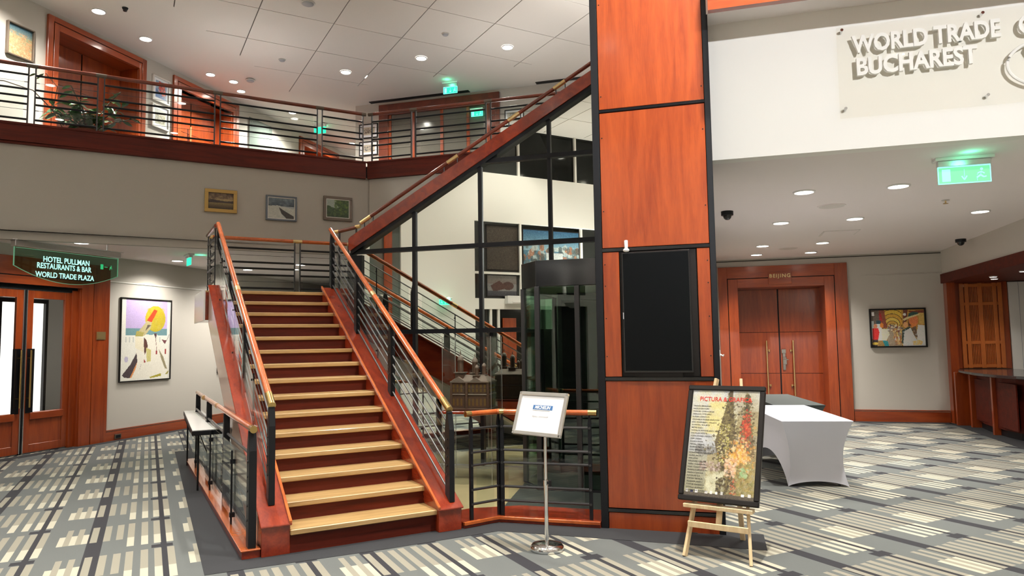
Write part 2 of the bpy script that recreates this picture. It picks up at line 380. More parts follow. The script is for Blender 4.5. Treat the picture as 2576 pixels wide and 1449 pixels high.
# left wall (door wall), with openings
wl=MB()
for s0,s1,z0,z1 in ((-4.3,-2.42,0,LZ),(-2.42,-.50,2.74,LZ),(-.50,14,0,LZ),(-4.3,14,LZ,MF),(-4.3,-1.24,MF,CZ),(-1.24,.60,7.18,CZ),(.60,1.62,MF,CZ),(1.62,3.36,7.12,CZ),(3.36,6.15,MF,CZ),(6.15,7.85,7.12,CZ),(7.85,14,MF,CZ)):
    wl.box(s0,s1,0,.14,z0,z1)
struct('wall_left',wl,'wall_paint',L)
struct('baseboard_left',MB().box(.0,11,-.03,0,0,.165).box(.0,11,-.018,0,.185,.20),'cherry_cross',L)
struct('trim_7',MB().box(.005,11,-.014,0,2.905,2.925),'wall_white',L)
# lobby behind the door leaves and behind the upper doors
struct('wall_corridor',MB().box(-3.6,.4,2.6,2.7,0,3).box(-3.7,-3.6,.14,2.7,0,3).box(.4,.5,.14,2.7,0,3).box(-3.7,.5,.14,2.7,3,3.05),'wall_paint',L)
# mezzanine slab, soffit, fascia and bulkheads
region=[S.w(-6.4,5.78),S.w(1.19,5.78),B.w(-1.5,11.24),B.w(-1.5,16.9),B.w(-9.5,22),L.w(13,0),L.w(-4.2,0)]
struct('floor_mezzanine',MB().prism([tuple(p[:2]) for p in region],'z',FB+.03,MF),'carpet_plain')
struct('ceiling_soffit',MB().prism([tuple(p[:2]) for p in region],'z',LZ,LZ+.08),'soffit_paint')
struct('wall_bulkhead',MB().box(-6.4,1.30,5.76,5.86,3.25,FB+.03),'bulkhead_shaded',S)
struct('wall_bulkhead_back',MB().box(-5.82,-1.5,11.225,11.33,0,FB+.03),'bulkhead_shaded',B)
fa=MB().box(-6.4,1.21,5.70,5.80,FB,FT-.03).box(-6.4,1.215,5.685,5.82,FT-.03,FT)
struct('trim_8',fa,'cherry_dark',S)
struct('trim_9',MB().box(-5.83,-1.5,11.165,11.27,FB,FT-.03).box(-5.84,-1.5,11.15,11.28,FT-.03,FT),'cherry_dark',B)
struct('wall_lower_back',MB().box(-9.5,-1.4,16.2,16.3,0,LZ),'wall_paint',B)
struct('wall_mezzanine_back',MB().box(-8.17,-7.2,15.05,15.2,MF,CZ).box(-7.2,-4.8,15.05,15.2,7.15,CZ).box(-4.8,6,15.05,15.2,MF,CZ).box(-8.17,-8.07,15.2,22,MF,CZ),'wall_paint',B)
struct('wall_far',MB().box(-14,-6,22,22.1,MF,CZ),'wall_white',B)
# upper wall with the lettering, overhang above it
struct('wall_upper',MB().box(.03,9,6.75,6.90,LZ-.01,4.66),'wall_white',B)
struct('trim_10',MB().box(.045,9,6.15,6.22,4.535,5.3),'cherry_cross',B)
struct('trim_11',MB().box(.03,9,6.22,6.9,4.66,4.75),'soffit_paint',B)
struct('floor_gallery',MB().box(.03,9,6.22,12,5.0,5.1),'carpet_plain',B)
# right-hand corridor
struct('ceiling_corridor',MB().box(-.1,4.5,6.9,15.8,LZ,LZ+.08),'soffit_paint',B)
struct('wall_back',MB().box(-.2,.5,15.70,15.85,0,LZ).box(.5,2.22,15.70,15.85,2.77,LZ).box(2.22,7,15.70,15.85,0,LZ),'wall_paint',B)
struct('wall_passage',MB().box(-.2,-.08,7.2,15.8,0,LZ),'wall_paint',B)
struct('wall_right',MB().box(4.37,4.5,6.9,15.7,2.90,LZ).box(4.37,4.5,6.9,10.6,0,2.9),'wall_paint',B)
struct('baseboard_back',MB().box(2.66,4.37,15.665,15.70,0,.20).box(2.66,4.37,15.68,15.70,.218,.235),'cherry_cross',B)
struct('trim_12',MB().box(2.66,4.37,15.692,15.70,2.93,2.94),'wall_paint',B)
struct('wall_niche',MB().box(6.1,6.2,10.4,15.7,0,2.9).box(4.5,6.2,10.5,10.6,0,2.9),'wall_paint',B)
struct('ceiling_niche',MB().box(4.46,6.2,10.5,15.7,2.72,2.76),'cherry_dark',B)
struct('trim_13',MB().box(4.34,4.46,10.5,15.7,2.72,2.90),'cherry_dark',B)
struct('trim_14',MB().box(4.38,4.52,15.50,15.70,0,2.72),'cherry',B)
struct('trim_15',MB().box(-.2,4.4,15.688,15.70,LZ-.045,LZ-.03),'shadow_gap',B)
# wall the mirror glass shows: the front wall to the left of the camera
FU=-5.81
fw_=MB()
def frect(n0,n1,z0,z1,mb=None,d0=0,d1=.12): (mb or fw_).box(FU-d1,FU-d0,n0,n1,z0,z1)
for n0,n1,z0,z1 in ((1.5,5.7,0,CZ),(.71,1.5,0,.2),(.71,1.5,4.6,6.15),(.71,1.5,6.15,CZ),(-1.29,.71,0,CZ),(-5.3,-1.29,2.55,2.83),(-12,-1.29,4.85,6.15),(-12,-5.3,0,4.85)): frect(n0,n1,z0,z1)
struct('wall_front',fw_,'wall_white',S)
def glazing(name,n0,n1,z0,z1,vs,hs,pane='dark_pane',mull='wall_white',mw=.06):
    T=Thing(name,None,None,S,(FU,n0,z0),kind='structure')
    vv=[n0]+list(vs)+[n1]; hh=[z0]+list(hs)+[z1]
    for i in range(len(vv)-1):
        for j in range(len(hh)-1): T.part('pane',MB().box(FU-.1,FU-.08,vv[i],vv[i+1],hh[j],hh[j+1]),pane)
    for v in vs: T.part('mullion',MB().box(FU-.08,FU-.01,v-mw/2,v+mw/2,z0,z1),mull)
    for h in hs: T.part('transom',MB().box(FU-.08,FU-.012,n0,n1,h-mw/2,h+mw/2),mull)
    return T
glazing('window_1',-12,-1.51,6.15,CZ,[-2.65,-4.5,-6.4,-8.3,-10.2],[])
glazing('window_2',-5.3,-1.29,2.83,4.85,[-2.67,-4.65],[3.5])
glazing('window_3',.71,1.5,.2,4.6,[],[1.2,2.84],'grey_pane')
T=glazing('window_4',-5.3,-1.29,0,2.55,[-1.75,-1.98,-3.2,-4.3],[])
struct('wall_pier',MB().box(FU-.07,FU-.02,.93,1.13,.2,4.6).box(FU-.07,FU-.02,-2.5,-2.1,0,2.32),'cherry',S)
single('air_curtain','white air curtain unit above the front door, seen in the mirror glass','heater',MB().box(FU,FU+.16,-3.0,-2.16,2.69,2.9).box(FU+.16,FU+.17,-2.9,-2.3,2.72,2.76),'white_plastic',S,(FU,-2.6,2.69))
# remaining hall walls, out of frame, closing the room
struct('wall_rear',MB().box(-12,16,-12.3,-12.15,0,CZ),'wall_paint',S)
struct('wall_side',MB().box(8.9,9.05,-14,6.9,0,CZ),'wall_paint',B)
# ------------------------------------------------------------------ doors
def portal(name,fr,y,xo,zo,xg,zg,xi,zi,zb,rec,wood_='cherry',woodx='cherry_cross',pr=.05):
    T=Thing(name,None,None,fr,((xo[0]+xo[1])/2,y,zb),kind='structure'); g=.016
    p=lambda n,m_,*b: T.part(n,MB().box(*b),m_,bev=.003)
    p('frame_panel',wood_,xo[0],xg[0],y-pr,y,zb,zo); p('frame_panel',wood_,xg[1],xo[1],y-pr,y,zb,zo); p('frame_panel',woodx,xg[0],xg[1],y-pr,y,zg,zo)
    p('inner_frame_panel',wood_,xg[0]+g,xi[0],y-pr,y,zb,zg-g); p('inner_frame_panel',wood_,xi[1],xg[1]-g,y-pr,y,zb,zg-g); p('inner_frame_panel',woodx,xi[0],xi[1],y-pr,y,zi,zg-g)
    k=MB()
    for b in ((xg[0],xg[0]+g,zb,zg),(xg[1]-g,xg[1],zb,zg),(xg[0],xg[1],zg-g,zg)): k.box(b[0],b[1],y-pr+.02,y-.001,b[2],b[3])
    T.part('shadow_groove',k,'black_metal')
    p('reveal',wood_,xi[0]-.03,xi[0],y,y+rec,zb,zi); p('reveal',wood_,xi[1],xi[1]+.03,y,y+rec,zb,zi); p('reveal',woodx,xi[0]-.03,xi[1]+.03,y,y+rec,zi,zi+.03)
    return T
def panel_leaves(T,y,xi,zb,zi,seams,wood_='cherry',gap=.03):
    xm=(xi[0]+xi[1])/2
    T.part('leaf_backing',MB().box(xi[0],xi[1],y+.03,y+.05,zb,zi),'black_metal')
    out=[]
    for x0,x1 in ((xi[0],xm-gap/2),(xm+gap/2,xi[1])):
        lf=T.part('door_leaf',MB().box(x0,x1,y+.012,y+.03,zb+.01,zi),'black_metal')
        zz=[zb+.01]+seams+[zi]
        for a,b_ in zip(zz,zz[1:]): T.part('leaf_panel',MB().box(x0,x1,y,y+.012,a+.005,b_-.005),wood_,parent=lf)
        out.append(lf)
    return xm,out
def bar_handle(T,parent,x,y,z0,z1,side):
    h=T.part('handle',MB().tube([(x,y-.07,z0),(x,y-.07,z1)],.018,12),'brass_soft',parent=parent,smooth=True)
    k=MB()
    for z in (z0+.22,z1-.22): k.tube([(x,y,z),(x,y-.07,z)],.011,8).tube([(x+side*.045,y-.03,z),(x+side*.005,y-.07,z)],.012,8).lathe([(.022,-.022),(.022,.022)],(x+side*.05,y-.02,z),10)
    T.part('handle_bracket',k,'brass_soft',parent=parent,smooth=True)
# double door at the end of the right corridor
T=portal('door_1',B,15.70,(.12,2.65),3.21,(.30,2.41),2.965,(.51,2.21),2.76,0,.72)
xm,lv=panel_leaves(T,16.40,(.51,2.21),0,2.76,[.93,1.82])
bar_handle(T,lv[0],xm-.27,16.40,.45,1.64,1); bar_handle(T,lv[1],xm+.27,16.40,.45,1.64,-1)
lk=MB().box(xm+.03,xm+.12,16.36,16.40,1.36,1.45).box(xm+.05,xm+.13,16.35,16.40,1.12,1.28).tube([(xm+.06,16.34,1.24),(xm+.17,16.34,1.22)],.012,8).box(xm+.05,xm+.11,16.37,16.40,1.0,1.36)
T.part('lock',lk,'chrome',bev=.004)
pl=T.part('name_plate',MB().box(1.13,1.585,15.62,15.65,2.81,3.06),'cherry_cross',bev=.003)
T.part('lettering',text_wall('BEIJING',.105,1.358,15.618,2.955,.006,align='CENTER',spacing=1.22,bold=.002),'brass_soft',parent=pl)
# glazed double door on the left
T=portal('door_2',L,0,(-3.05,.0),3.18,(-2.72,-.334),2.885,(-2.46,-.58),2.74,0,.12)
def glass_leaf(x0,x1,stile,side):
    y=.10; lf=T.part('door_leaf',MB().box(x0,x0+.11,y-.02,y+.03,.02,2.66).box(x1-.11,x1,y-.02,y+.03,.02,2.66).box(x0+.11,x1-.11,y-.02,y+.03,2.53,2.66).box(x0+.11,x1-.11,y-.02,y+.03,.56,.67).box(x0+.11,x1-.11,y-.01,y+.02,.14,.57).box(x0+.11,x1-.11,y-.02,y+.03,.02,.15),'cherry',bev=.004)
    T.part('glass_pane',MB().box(x0+.11,x1-.11,y,y+.01,.67,2.53),'clear_glass',parent=lf)
    T.part('sill_block',MB().box(x0+.10,x1-.10,y-.045,y-.02,.55,.665),'cherry_cross',parent=lf,bev=.006)
    T.part('push_plate',MB().box(*( (x0+.02,x0+.15) if side<0 else (x1-.15,x1-.02)),y-.028,y-.02,.66,1.70),'black_gloss',parent=lf)
    xh=x0+.05 if side<0 else x1-.05
    T.part('handle',MB().tube([(xh,y-.08,.75),(xh,y-.08,1.68)],.016,10).tube([(xh,y-.02,.9),(xh,y-.08,.9)],.012,8).tube([(xh,y-.02,1.55),(xh,y-.08,1.55)],.012,8),'brass',parent=lf,smooth=True)
    T.part('edge_seal',MB().box(*((x0-.012,x0) if side<0 else (x1,x1+.012)),y-.03,y+.03,.02,2.66),'aluminium',parent=lf)
glass_leaf(-1.49,-.69,.11,-1); glass_leaf(-2.36,-1.56,.11,1)
T.part('jamb',MB().box(-.69,-.58,.05,.12,0,2.70).box(-2.46,-2.36,.05,.12,0,2.70),'cherry',bev=.003)
T.part('centre_gap',MB().box(-1.545,-1.505,.09,.12,0,2.66),'black_metal')
T.part('head_gap',MB().box(-2.46,-.58,.06,.12,2.665,2.74),'black_metal')
T.part('plaque',MB().box(-.27,-.085,-.062,-.05,1.845,1.985).box(-.25,-.105,-.066,-.06,1.865,1.965),'brass_soft')
lp_=Thing('light_panel','bright white lit window seen through the glass of the left door','window',L,(-1.1,.8,.57))
lp_.part('lit_pane',MB().box(-1.36,-.56,.86,.88,.57,2.50),'lit_panel'); lp_.part('frame',MB().box(-1.41,-1.36,.8,.88,.5,2.57).box(-.56,-.51,.8,.88,.5,2.57).box(-1.36,-.56,.8,.88,2.5,2.57).box(-1.36,-.56,.8,.88,0,.57),'frame_black')
# doors on the mezzanine
for k,(so,si) in enumerate((((-1.4,.72),(-1.19,.55)),((1.45,3.5),(1.66,3.30)),((6.0,8.0),(6.2,7.8)))):
    T=portal('door_%d'%(3+k),L,0,so,7.36-.02*k,(so[0]+.10,so[1]-.10),7.27-.02*k,si,7.14-.02*k,MF,.45)
    xm,lv=panel_leaves(T,.43,si,MF,7.14-.02*k,[6.4])
    bar_handle(T,lv[0],xm-.08 if k else xm-.72,.43,5.75,6.55,1)
T=Thing('door_6',None,None,B,(-6,15.05,MF),kind='structure')
for b in ((-7.52,-7.28,MF,7.38),(-4.78,-4.51,MF,7.38),(-7.28,-4.78,7.12,7.38)): T.part('frame_panel',MB().box(b[0],b[1],14.98,15.05,b[2],b[3]),'rail_dark',bev=.003)
for x in (-7.25,-6.65,-5.93,-5.28,-4.82): T.part('mullion',MB().box(x-.035,x+.035,15.02,15.10,MF,7.12),'cherry')
xs=[-7.25,-6.65,-5.93,-5.28,-4.82]
for a,b_ in zip(xs,xs[1:]): T.part('glass_pane',MB().box(a+.035,b_-.035,15.05,15.06,MF,7.12),'door_pane')
# ------------------------------------------------------------------ lamps
def downlight(label,fr,u,n,z,rad,power,mat,group,spot=130,blend=.7,name='downlight'):
    T=Thing(name,label,'light',fr,(u,n,z),group)
    ring=MB(); k=28
    v=[];f=[]
    for r,zz in ((rad*1.16,z+.0),(rad*1.16,z-.012),(rad*.98,z-.016),(rad*.98,z-.002)):
        for i in range(k): t=2*math.pi*i/k; v.append((u+r*math.cos(t),n+r*math.sin(t),zz))
    for j in range(3):
        for i in range(k): i2=(i+1)%k; f.append((j*k+i2,j*k+i,(j+1)*k+i,(j+1)*k+i2))
    ring.add(v,f); T.part('trim_ring',ring,'white_plastic',smooth=True)
    T.part('diffuser',MB().lathe([(rad,-.008),(rad,-.004)],(u,n,z),28),mat)
    ld=bpy.data.lights.new('downlight_lamp','SPOT'); ld.energy=power; ld.color=WARM; ld.spot_size=R(spot); ld.spot_blend=blend; ld.shadow_soft_size=rad*.8
    lo=bpy.data.objects.new('lamp',ld); COL.objects.link(lo); lo.parent=T.e; lo.location=(0,0,-.03)
    return T
hall=[('bright downlight above the left gallery door, nearest the top left corner',-7.01,11.67),('bright downlight above the left gallery door, second from the top left corner',-6.78,12.78),('small downlight over the gallery between the two left gallery doors',-6.33,14.56),('small downlight over the gallery past the second gallery door',-6.07,15.57),('bright ceiling downlight left of the middle, leftmost of the three over the stair',-3.44,14.48),('bright ceiling downlight over the stair, middle one of three',-1.76,13.81),('bright ceiling downlight right of the stair, rightmost of three',-.02,13.34)]
for i,(lb,x,y) in enumerate(hall): downlight(lb,W,x,y,CZ-(.024 if i>3 else 0),.10 if i not in (2,3) else .085,P_HALL if i>3 else P_MEZZ,'lamp_white','recessed ceiling downlights of the hall',70)
# the same fittings carry on over the part of the hall behind and above the camera
for i in range(-2,4):
    for j in range(-5,3):
        p=S.w(2.6*i+1.2,2.65*j)
        bu,bn_=B.inv(p.x,p.y)
        if bu>8.3 or (bu>0 and bn_>5.6) or 2.6*i+1.2<-5.2 or bn_>8.2 or 2.65*j>2.7: continue
        downlight('round recessed downlight in the hall ceiling, out of view above the camera',S,2.6*i+1.2,2.65*j,CZ-.024,.10,P_HALL,'lamp_white','hall downlights out of view',62)
for lb,n_ in (('near end',.5),('middle',-2.2),('far end',-4.9)): downlight('hall downlight washing the white front wall, '+lb,S,-4.75,n_,CZ,.10,330,'lamp_white','front wall downlights',120)
low_r=[('nearest row, left one',1.05,8.62),('nearest row, right one beside the hanging exit sign',2.03,8.64),('second row, left one',.99,10.85),('second row, middle one',1.97,10.84),('second row, far right above the picture wall',3.52,10.83),('third row, left one',.90,13.47),('third row, right one',1.90,13.43),('last row above the door, left one',.87,14.85),('last row above the door, right one',1.88,14.86)]
for lb,b_,n_ in low_r: downlight('corridor ceiling downlight, '+lb,B,b_,n_,LZ,.105,P_LOW,'lamp_low','downlights in the right corridor',112,.85)
for lb,x,y in (('above the hanging glass sign',-6.82,11.09),('beside the beach painting',-6.50,13.62),('seen through the landing railing on the left',-5.80,15.4),('seen through the landing railing, right side upper',-4.4,14.6),('seen through the landing railing, right side lower',-4.81,15.5)):
    downlight('downlight under the gallery, '+lb,W,x,y,LZ,.10,P_LOW*.6,'lamp_low','downlights under the gallery',150)
for lb,b_,n_ in (('near left',4.75,14.2),('far left',4.95,14.75),('near right',4.85,13.2),('far right',5.15,13.6)): downlight('tiny spotlight under the counter canopy, '+lb,B,b_,n_,2.72,.055,24,'lamp_low','canopy spotlights',110)
for lb,s,d in (('left of the first door, out of the frame',-2.6,-1.0),('beside the second door',2.4,-.75),('past the second door',4.6,-.75),('in the corridor',7.5,-.75)): downlight('small gallery downlight by the upper wall, '+lb,L,s,d,CZ,.085,P_MEZZ,'lamp_white','gallery downlights',150)
for lb,b_ in (('left, before the dark red doorway',-7),('right of the dark red doorway',-4),('far right, hidden by the column',-1.5)): downlight('small gallery downlight behind the back rail, '+lb,B,b_,13.4,CZ,.085,P_MEZZ,'lamp_white','back gallery downlights',150)
# added spots behind the camera, no fitting there, to brighten the lettered wall
for b_,tb in ((4.2,.8),(5.4,2.2),(7.0,3.8)):
    ld=bpy.data.lights.new('wall_fill_spot','SPOT'); ld.energy=2300; ld.color=(.97,.98,1); ld.spot_size=R(34); ld.spot_blend=.7; ld.shadow_soft_size=.08
    lo=bpy.data.objects.new('wall_fill_spot',ld); COL.objects.link(lo); p=B.w(b_,-3.4,5.1); lo.location=p
    lo.rotation_euler=(B.w(tb,6.75,4.3)-p).to_track_quat('-Z','Y').to_euler()
downlight('hall downlight close in front of the wood clad column, above the picture',B,.35,4.95,CZ-.024,.10,1500,'lamp_white','hall downlights out of view',120)
# added fill lights, all out of view, put in to brighten the ceilings
for i,(fr_u,x,yy,z,k_) in enumerate(((B,2.6,7.6,5.3,2.2),(B,6.2,7.6,5.3,1.5),(B,-.65,10.2,5.25,.42),(S,-.6,7.3,4.88,.10),(B,-3.6,12.3,4.88,.10),(S,-5.3,-4.5,2.6,.6),(S,-2,-11.5,2.6,.6),(B,8.3,3.5,2.6,.6))):
    T=Thing('fill_uplighter','bowl shaped uplighter out of the picture\'s view','light',fr_u,(x,yy,z),'added fill lights outside the picture'); T.part('bowl',MB().lathe([(.05,-.12),(.16,-.05),(.2,0)],(x,yy,z),20),'white_plastic',smooth=True)
    ld=bpy.data.lights.new('fill_uplight','SPOT'); ld.energy=P_FILL*k_; ld.color=(1,.96,.90); ld.spot_size=R(150); ld.spot_blend=.8; ld.shadow_soft_size=.2; lo=bpy.data.objects.new('lamp',ld); COL.objects.link(lo); lo.parent=T.e; lo.location=(0,0,.05); lo.rotation_euler=(math.pi,0,0)
# ================================================================== THINGS
# ------------------------------------------------------------------ main staircase
RUN,RISE=.2975,.161
zs=lambda n:.404+.541*n          # top of the stringer
zh=lambda n:1.215+.541*n         # hand rail axis
T=Thing('staircase','wide red staircase with pale oak treads rising to a landing','staircase',S,(-.64,1.8,0))
UL,UR=-1.285,.0
for i in range(1,16):
    n=(i-2)*RUN; z=.311+RISE*(i-2); ur=.035 if i==1 else .004
    if i<15: T.part('tread',MB().box(UL-.003,UR+ur,n,n+RUN+.05,z,z+.045),'oak',bev=.006)
    z0=0 if i==1 else z-RISE+.045
    T.part('riser',MB().box(UL,UR,n+.035,n+.05,z0,z),'cherry_dark')
n15=13*RUN
T.part('landing_nosing',MB().box(UL-.003,UR+.25,n15,n15+.10,2.405,2.449),'oak',bev=.006)
for a,b_,nf in ((UR,.225,-.34),(-1.51,UL,-.27)):
    pr=[(nf,0),(nf,zs(nf)-.012),(n15+.03,zs(n15+.03)-.012),(n15+.03,2.0),(.25,.0)]
    st=T.part('stringer',MB().prism(pr,'x',a,b_),'cherry_stair',bev=.004)
    pl=[(nf-.02,zs(nf)-.03),(nf-.02,zs(nf-.02)),(n15+.05,zs(n15+.05)),(n15+.05,zs(n15+.05)-.03)]
    T.part('stringer_cap',MB().prism(pl,'x',a-.012,b_+.012),'cherry_stair',parent=st,bev=.005)
    c=(a if a<0 and a>-.5 or a==0 else b_); 
    T.part('cap_ridge',MB().prism([(nf-.02,zs(nf-.02)),(nf-.02,zs(nf-.02)+.022),(n15+.05,zs(n15+.05)+.022),(n15+.05,zs(n15+.05))],'x',*((-.012,.012) if a==0 else (UL-.012,UL+.012))),'handrail_wood',parent=st,bev=.003)
T.part('outer_panel',MB().prism([(-.1,.0),(-.1,zs(-.1)-.05),(n15+.03,zs(n15+.03)-.05),(n15+.03,2.0),(.25,.0)],'x',-1.5125,-1.51),'pale_panel')
T.part('soffit',MB().prism([(.45,.08),(n15,2.02),(n15,1.98),(.45,.03)],'x',-1.50,.21),'soffit_paint')
LP=[(-1.55,3.95),(UL-.01,3.95),(UL-.01,n15+.1),(.24,n15+.1),(.24,3.86),(1.22,4.62),(.80,5.20),(-1.55,5.20)]
T.part('landing',MB().prism(LP,'z',2.05,2.425),'cherry_stair')
T.part('landing_floor',MB().prism(LP,'z',2.425,2.449),'oak')
T.part('landing_edge',MB().box(-1.575,-1.55,3.93,5.22,2.04,2.46),'laminate',bev=.003)
T.part('skirting_block',MB().box(.30,.80,4.96,5.05,2.449,2.60),'cherry_stair',bev=.004)
def post(T,u,n,z0,z1,parent=None,across='x',w=.105,t=.052,sl=0.):
    # flat black upright with a tapered shoulder; wide along the run of the rail
    pr=[(-w/2,z0-sl*w/2),(-w/2,z1-.16),(-w*.17,z1-.02),(-w*.17,z1),(w*.17,z1),(w*.17,z1-.02),(w/2,z1-.16),(w/2,z0+sl*w/2)]
    mb=MB()
    if across=='x': mb.prism([(n+a,z) for a,z in pr],'x',u-t/2,u+t/2)
    else: mb.prism([(u+a,z) for a,z in pr],'y',n-t/2,n+t/2)
    o=T.part('post',mb,'black_metal',bev=.003)
    k=MB()
    for z in np.linspace(z0+.22,z1-.25,5):
        for sg in (-1,1):
            if across=='x': k.tube([(u+sg*t/2,n,z),(u+sg*(t/2+.008),n,z)],.012,8)
            else: k.tube([(u,n+sg*t/2,z),(u,n+sg*(t/2+.008),z)],.012,8)
    T.part('bolt',k,'gun_metal',parent=o,kind='stuff'); return o
OFFS=(.145,.36,.455,.555,.76); WIRES=(.25,.66)
def stair_rail(label,u,n0,n1,posts,collars,glass_u):
    T=Thing('stair_railing',label,'railing',S,(u,posts[0],zs(posts[0])))
    hr=T.part('handrail',MB().tube([(u,n0+.16,zh(n0+.16)),(u,n1,zh(n1))],.031,14),'handrail_wood',smooth=True)
    T.part('end_cap',MB().tube([(u,n0,zh(n0)),(u,n0+.16,zh(n0+.16))],.034,14),'brass',parent=hr,smooth=True)
    for c in collars: T.part('collar',MB().tube([(u,c-.045,zh(c-.045)),(u,c+.045,zh(c+.045))],.0335,14),'brass_soft',parent=hr,smooth=True)
    for p in posts: post(T,u,p,zs(p)+.004,zh(p)-.02,sl=.541)
    for a,b_ in zip(posts,posts[1:]):
        a+=.05;b_-=.05
        for o in OFFS: T.part('bar',MB().tube([(u,a,zh(a)-o),(u,b_,zh(b_)-o)],.0095,8),'steel_bar',smooth=True)
        for o in WIRES:T.part('wire',MB().tube([(u,a,zh(a)-o),(u,b_,zh(b_)-o)],.0035,5),'gun_metal')
        m=(a+b_)/2
        T.part('glass_panel',MB().prism([(a+.06,zs(a+.06)+.07),(b_-.06,zs(b_-.06)+.07),(b_-.06,zh(b_-.06)-.17),(a+.06,zh(a+.06)-.17)],'x',glass_u,glass_u+.008),'rail_glass')
        T.part('clamp_rod',MB().tube([(glass_u+.02,m,zs(m)+.03),(glass_u+.02,m,zh(m)-.16)],.008,8).box(glass_u-.004,glass_u+.026,m-.009,m+.009,zs(m)+.11,zs(m)+.13).box(glass_u-.004,glass_u+.026,m-.009,m+.009,zh(m)-.23,zh(m)-.21),'black_metal')
    return T
stair_rail('right-hand stair railing beside the glass wall, orange wooden handrail with brass end',.15,-.255,4.03,(-.25,1.35,2.68,3.93),(2.0,),.19)
stair_rail('left-hand stair railing next to the wall picture, orange wooden handrail with brass end',-1.40,-.05,3.98,(-.03,1.45,2.62,3.88),(2.05,),-1.45)
# landing railings
def level_rail(T,p,q,z0,h,ends,post_gap=.085,wood_='handrail_wood',r=.029,wires=True,pattern=(.145,.36,.455,.555,.76),collar=True,glass=.05,thick=.018,gtop=None,rod=.016):
    # straight level railing from p to q (2D in the frame); ends = parameters of the double uprights
    p,q=Vector(p),Vector(q); d=(q-p).normalized(); nn=Vector((-d.y,d.x)); Ln=(q-p).length
    at=lambda t,z,o=0:(p.x+d.x*t+nn.x*o,p.y+d.y*t+nn.y*o,z)
    hr=T.part('handrail',MB().tube([at(0,z0+h),at(Ln,z0+h)],r,12),wood_,smooth=True)
    ups=[]
    for t in ends:
        l=[x for x in (t-post_gap/2,t+post_gap/2) if -.01<=x<=Ln+.01] if post_gap else [t]
        for x in l: T.part('post',MB().bar(at(x,z0+.002),at(x,z0+h-.02),.018,.036),'gun_metal')
        if collar: T.part('collar',MB().tube([at(max(0,t-.07),z0+h),at(min(Ln,t+.07),z0+h)],r+.002,12),'brass_soft' if wood_!='rail_dark' else 'frame_brown',parent=hr,smooth=True)
        ups.append((min(l),max(l)))
    for (a,b_),(c,e) in zip(ups,ups[1:]):
        for o in pattern: T.part('bar',MB().tube([at(b_,z0+h-o),at(c,z0+h-o)],rod,8),'black_metal',smooth=True)
        if wires:
            for o in WIRES: T.part('wire',MB().tube([at(b_,z0+h-o),at(c,z0+h-o)],.003,5).tube([at(b_,z0+h-o),at(b_+.05,z0+h-o)],.006,6).tube([at(c-.05,z0+h-o),at(c,z0+h-o)],.006,6),'gun_metal')
        if glass:
            g=MB(); a3,b3=at(b_+.06,z0+.08,glass),at(c-.06,z0+.08,glass); k=Vector((nn.x,nn.y,0))*.008
            g.add([a3,b3,(b3[0],b3[1],z0+(gtop or h-.10)),(a3[0],a3[1],z0+(gtop or h-.10))]+[tuple(Vector(x)+k) for x in (a3,b3,(b3[0],b3[1],z0+(gtop or h-.10)),(a3[0],a3[1],z0+(gtop or h-.10)))],[(0,1,2,3),(7,6,5,4),(0,4,5,1),(1,5,6,2),(2,6,7,3),(3,7,4,0)])
            T.part('glass_panel',g,'rail_glass')
    return hr
T=Thing('landing_railing','level railing along the back of the stair landing, dark bars and red handrail','railing',S,(-.4,5.14,2.449))
level_rail(T,(-1.42,5.14),(.78,5.14),2.449,.90,(.0,1.33,2.2),gtop=.34)
T=Thing('landing_side_railing','short railing at the left end of the stair landing','railing',S,(-1.42,4.6,2.449))
level_rail(T,(-1.42,5.06),(-1.42,4.02),2.449,.90,(.05,.95),0,wood_='rail_dark')
# ------------------------------------------------------------------ upper flight with its slanting parapet beam
NB=9.17
bz=lambda b:3.235+(b+5.036)*.5735
T=Thing('upper_staircase','upper flight rising right behind the column, red slanting parapet beam','staircase',B,(-3.2,9.8,2.449))
b0,b1=-5.045,-.9
T.part('parapet_beam',MB().prism([(b0,bz(b0)-.165),(b0,bz(b0)-.015),(b0+.03,bz(b0+.03)),(b1,bz(b1)),(b1,bz(b1)-.19),(b0+.03,bz(b0+.03)-.205)],'y',NB-.09,NB+.05),'cherry_stair',bev=.004)
T.part('beam_foot',MB().prism([(b0+.03,bz(b0+.03)-.255),(b0+.03,bz(b0+.03)-.205),(b1,bz(b1)-.19),(b1,bz(b1)-.25)],'y',NB-.07,NB+.05),'black_metal')
hz=lambda b:bz(b)+.125
hr=T.part('handrail',MB().tube([(-4.86,NB-.02,hz(-4.86)),(b1,NB-.02,hz(b1))],.027,12),'rail_dark',smooth=True)
for c in (-4.80,-3.45,-2.55,-1.9): T.part('collar',MB().tube([(c-.08,NB-.02,hz(c-.08)),(c+.08,NB-.02,hz(c+.08))],.030,12),'brass_soft',parent=hr,smooth=True)
for c in (-4.82,-4.68,-3.58,-3.38,-2.62,-2.45,-1.95,-1.82): T.part('bracket',MB().tube([(c,NB-.02,bz(c)-.01),(c,NB-.02,hz(c)-.01)],.008,8),'gun_metal',parent=hr)
for i in range(15):
    bb=-4.75+i*.26; T.part('tread',MB().box(bb,bb+.29,NB+.06,NB+1.3,2.449+.16*(i+1)-.04,2.449+.16*(i+1)),'oak'); T.part('riser',MB().box(bb+.02,bb+.035,NB+.06,NB+1.3,2.449+.16*i,2.449+.16*(i+1)-.04),'cherry_dark')
T.part('stringer',MB().prism([(-4.85,2.05),(-4.85,2.45),(-.85,4.85),(-.85,4.4)],'y',NB+1.3,NB+1.36),'cherry_stair')
T.part('soffit',MB().prism([(-4.85,2.08),(-.85,4.43),(-.85,4.40),(-4.85,2.05)],'y',NB+.06,NB+1.3),'soffit_paint')
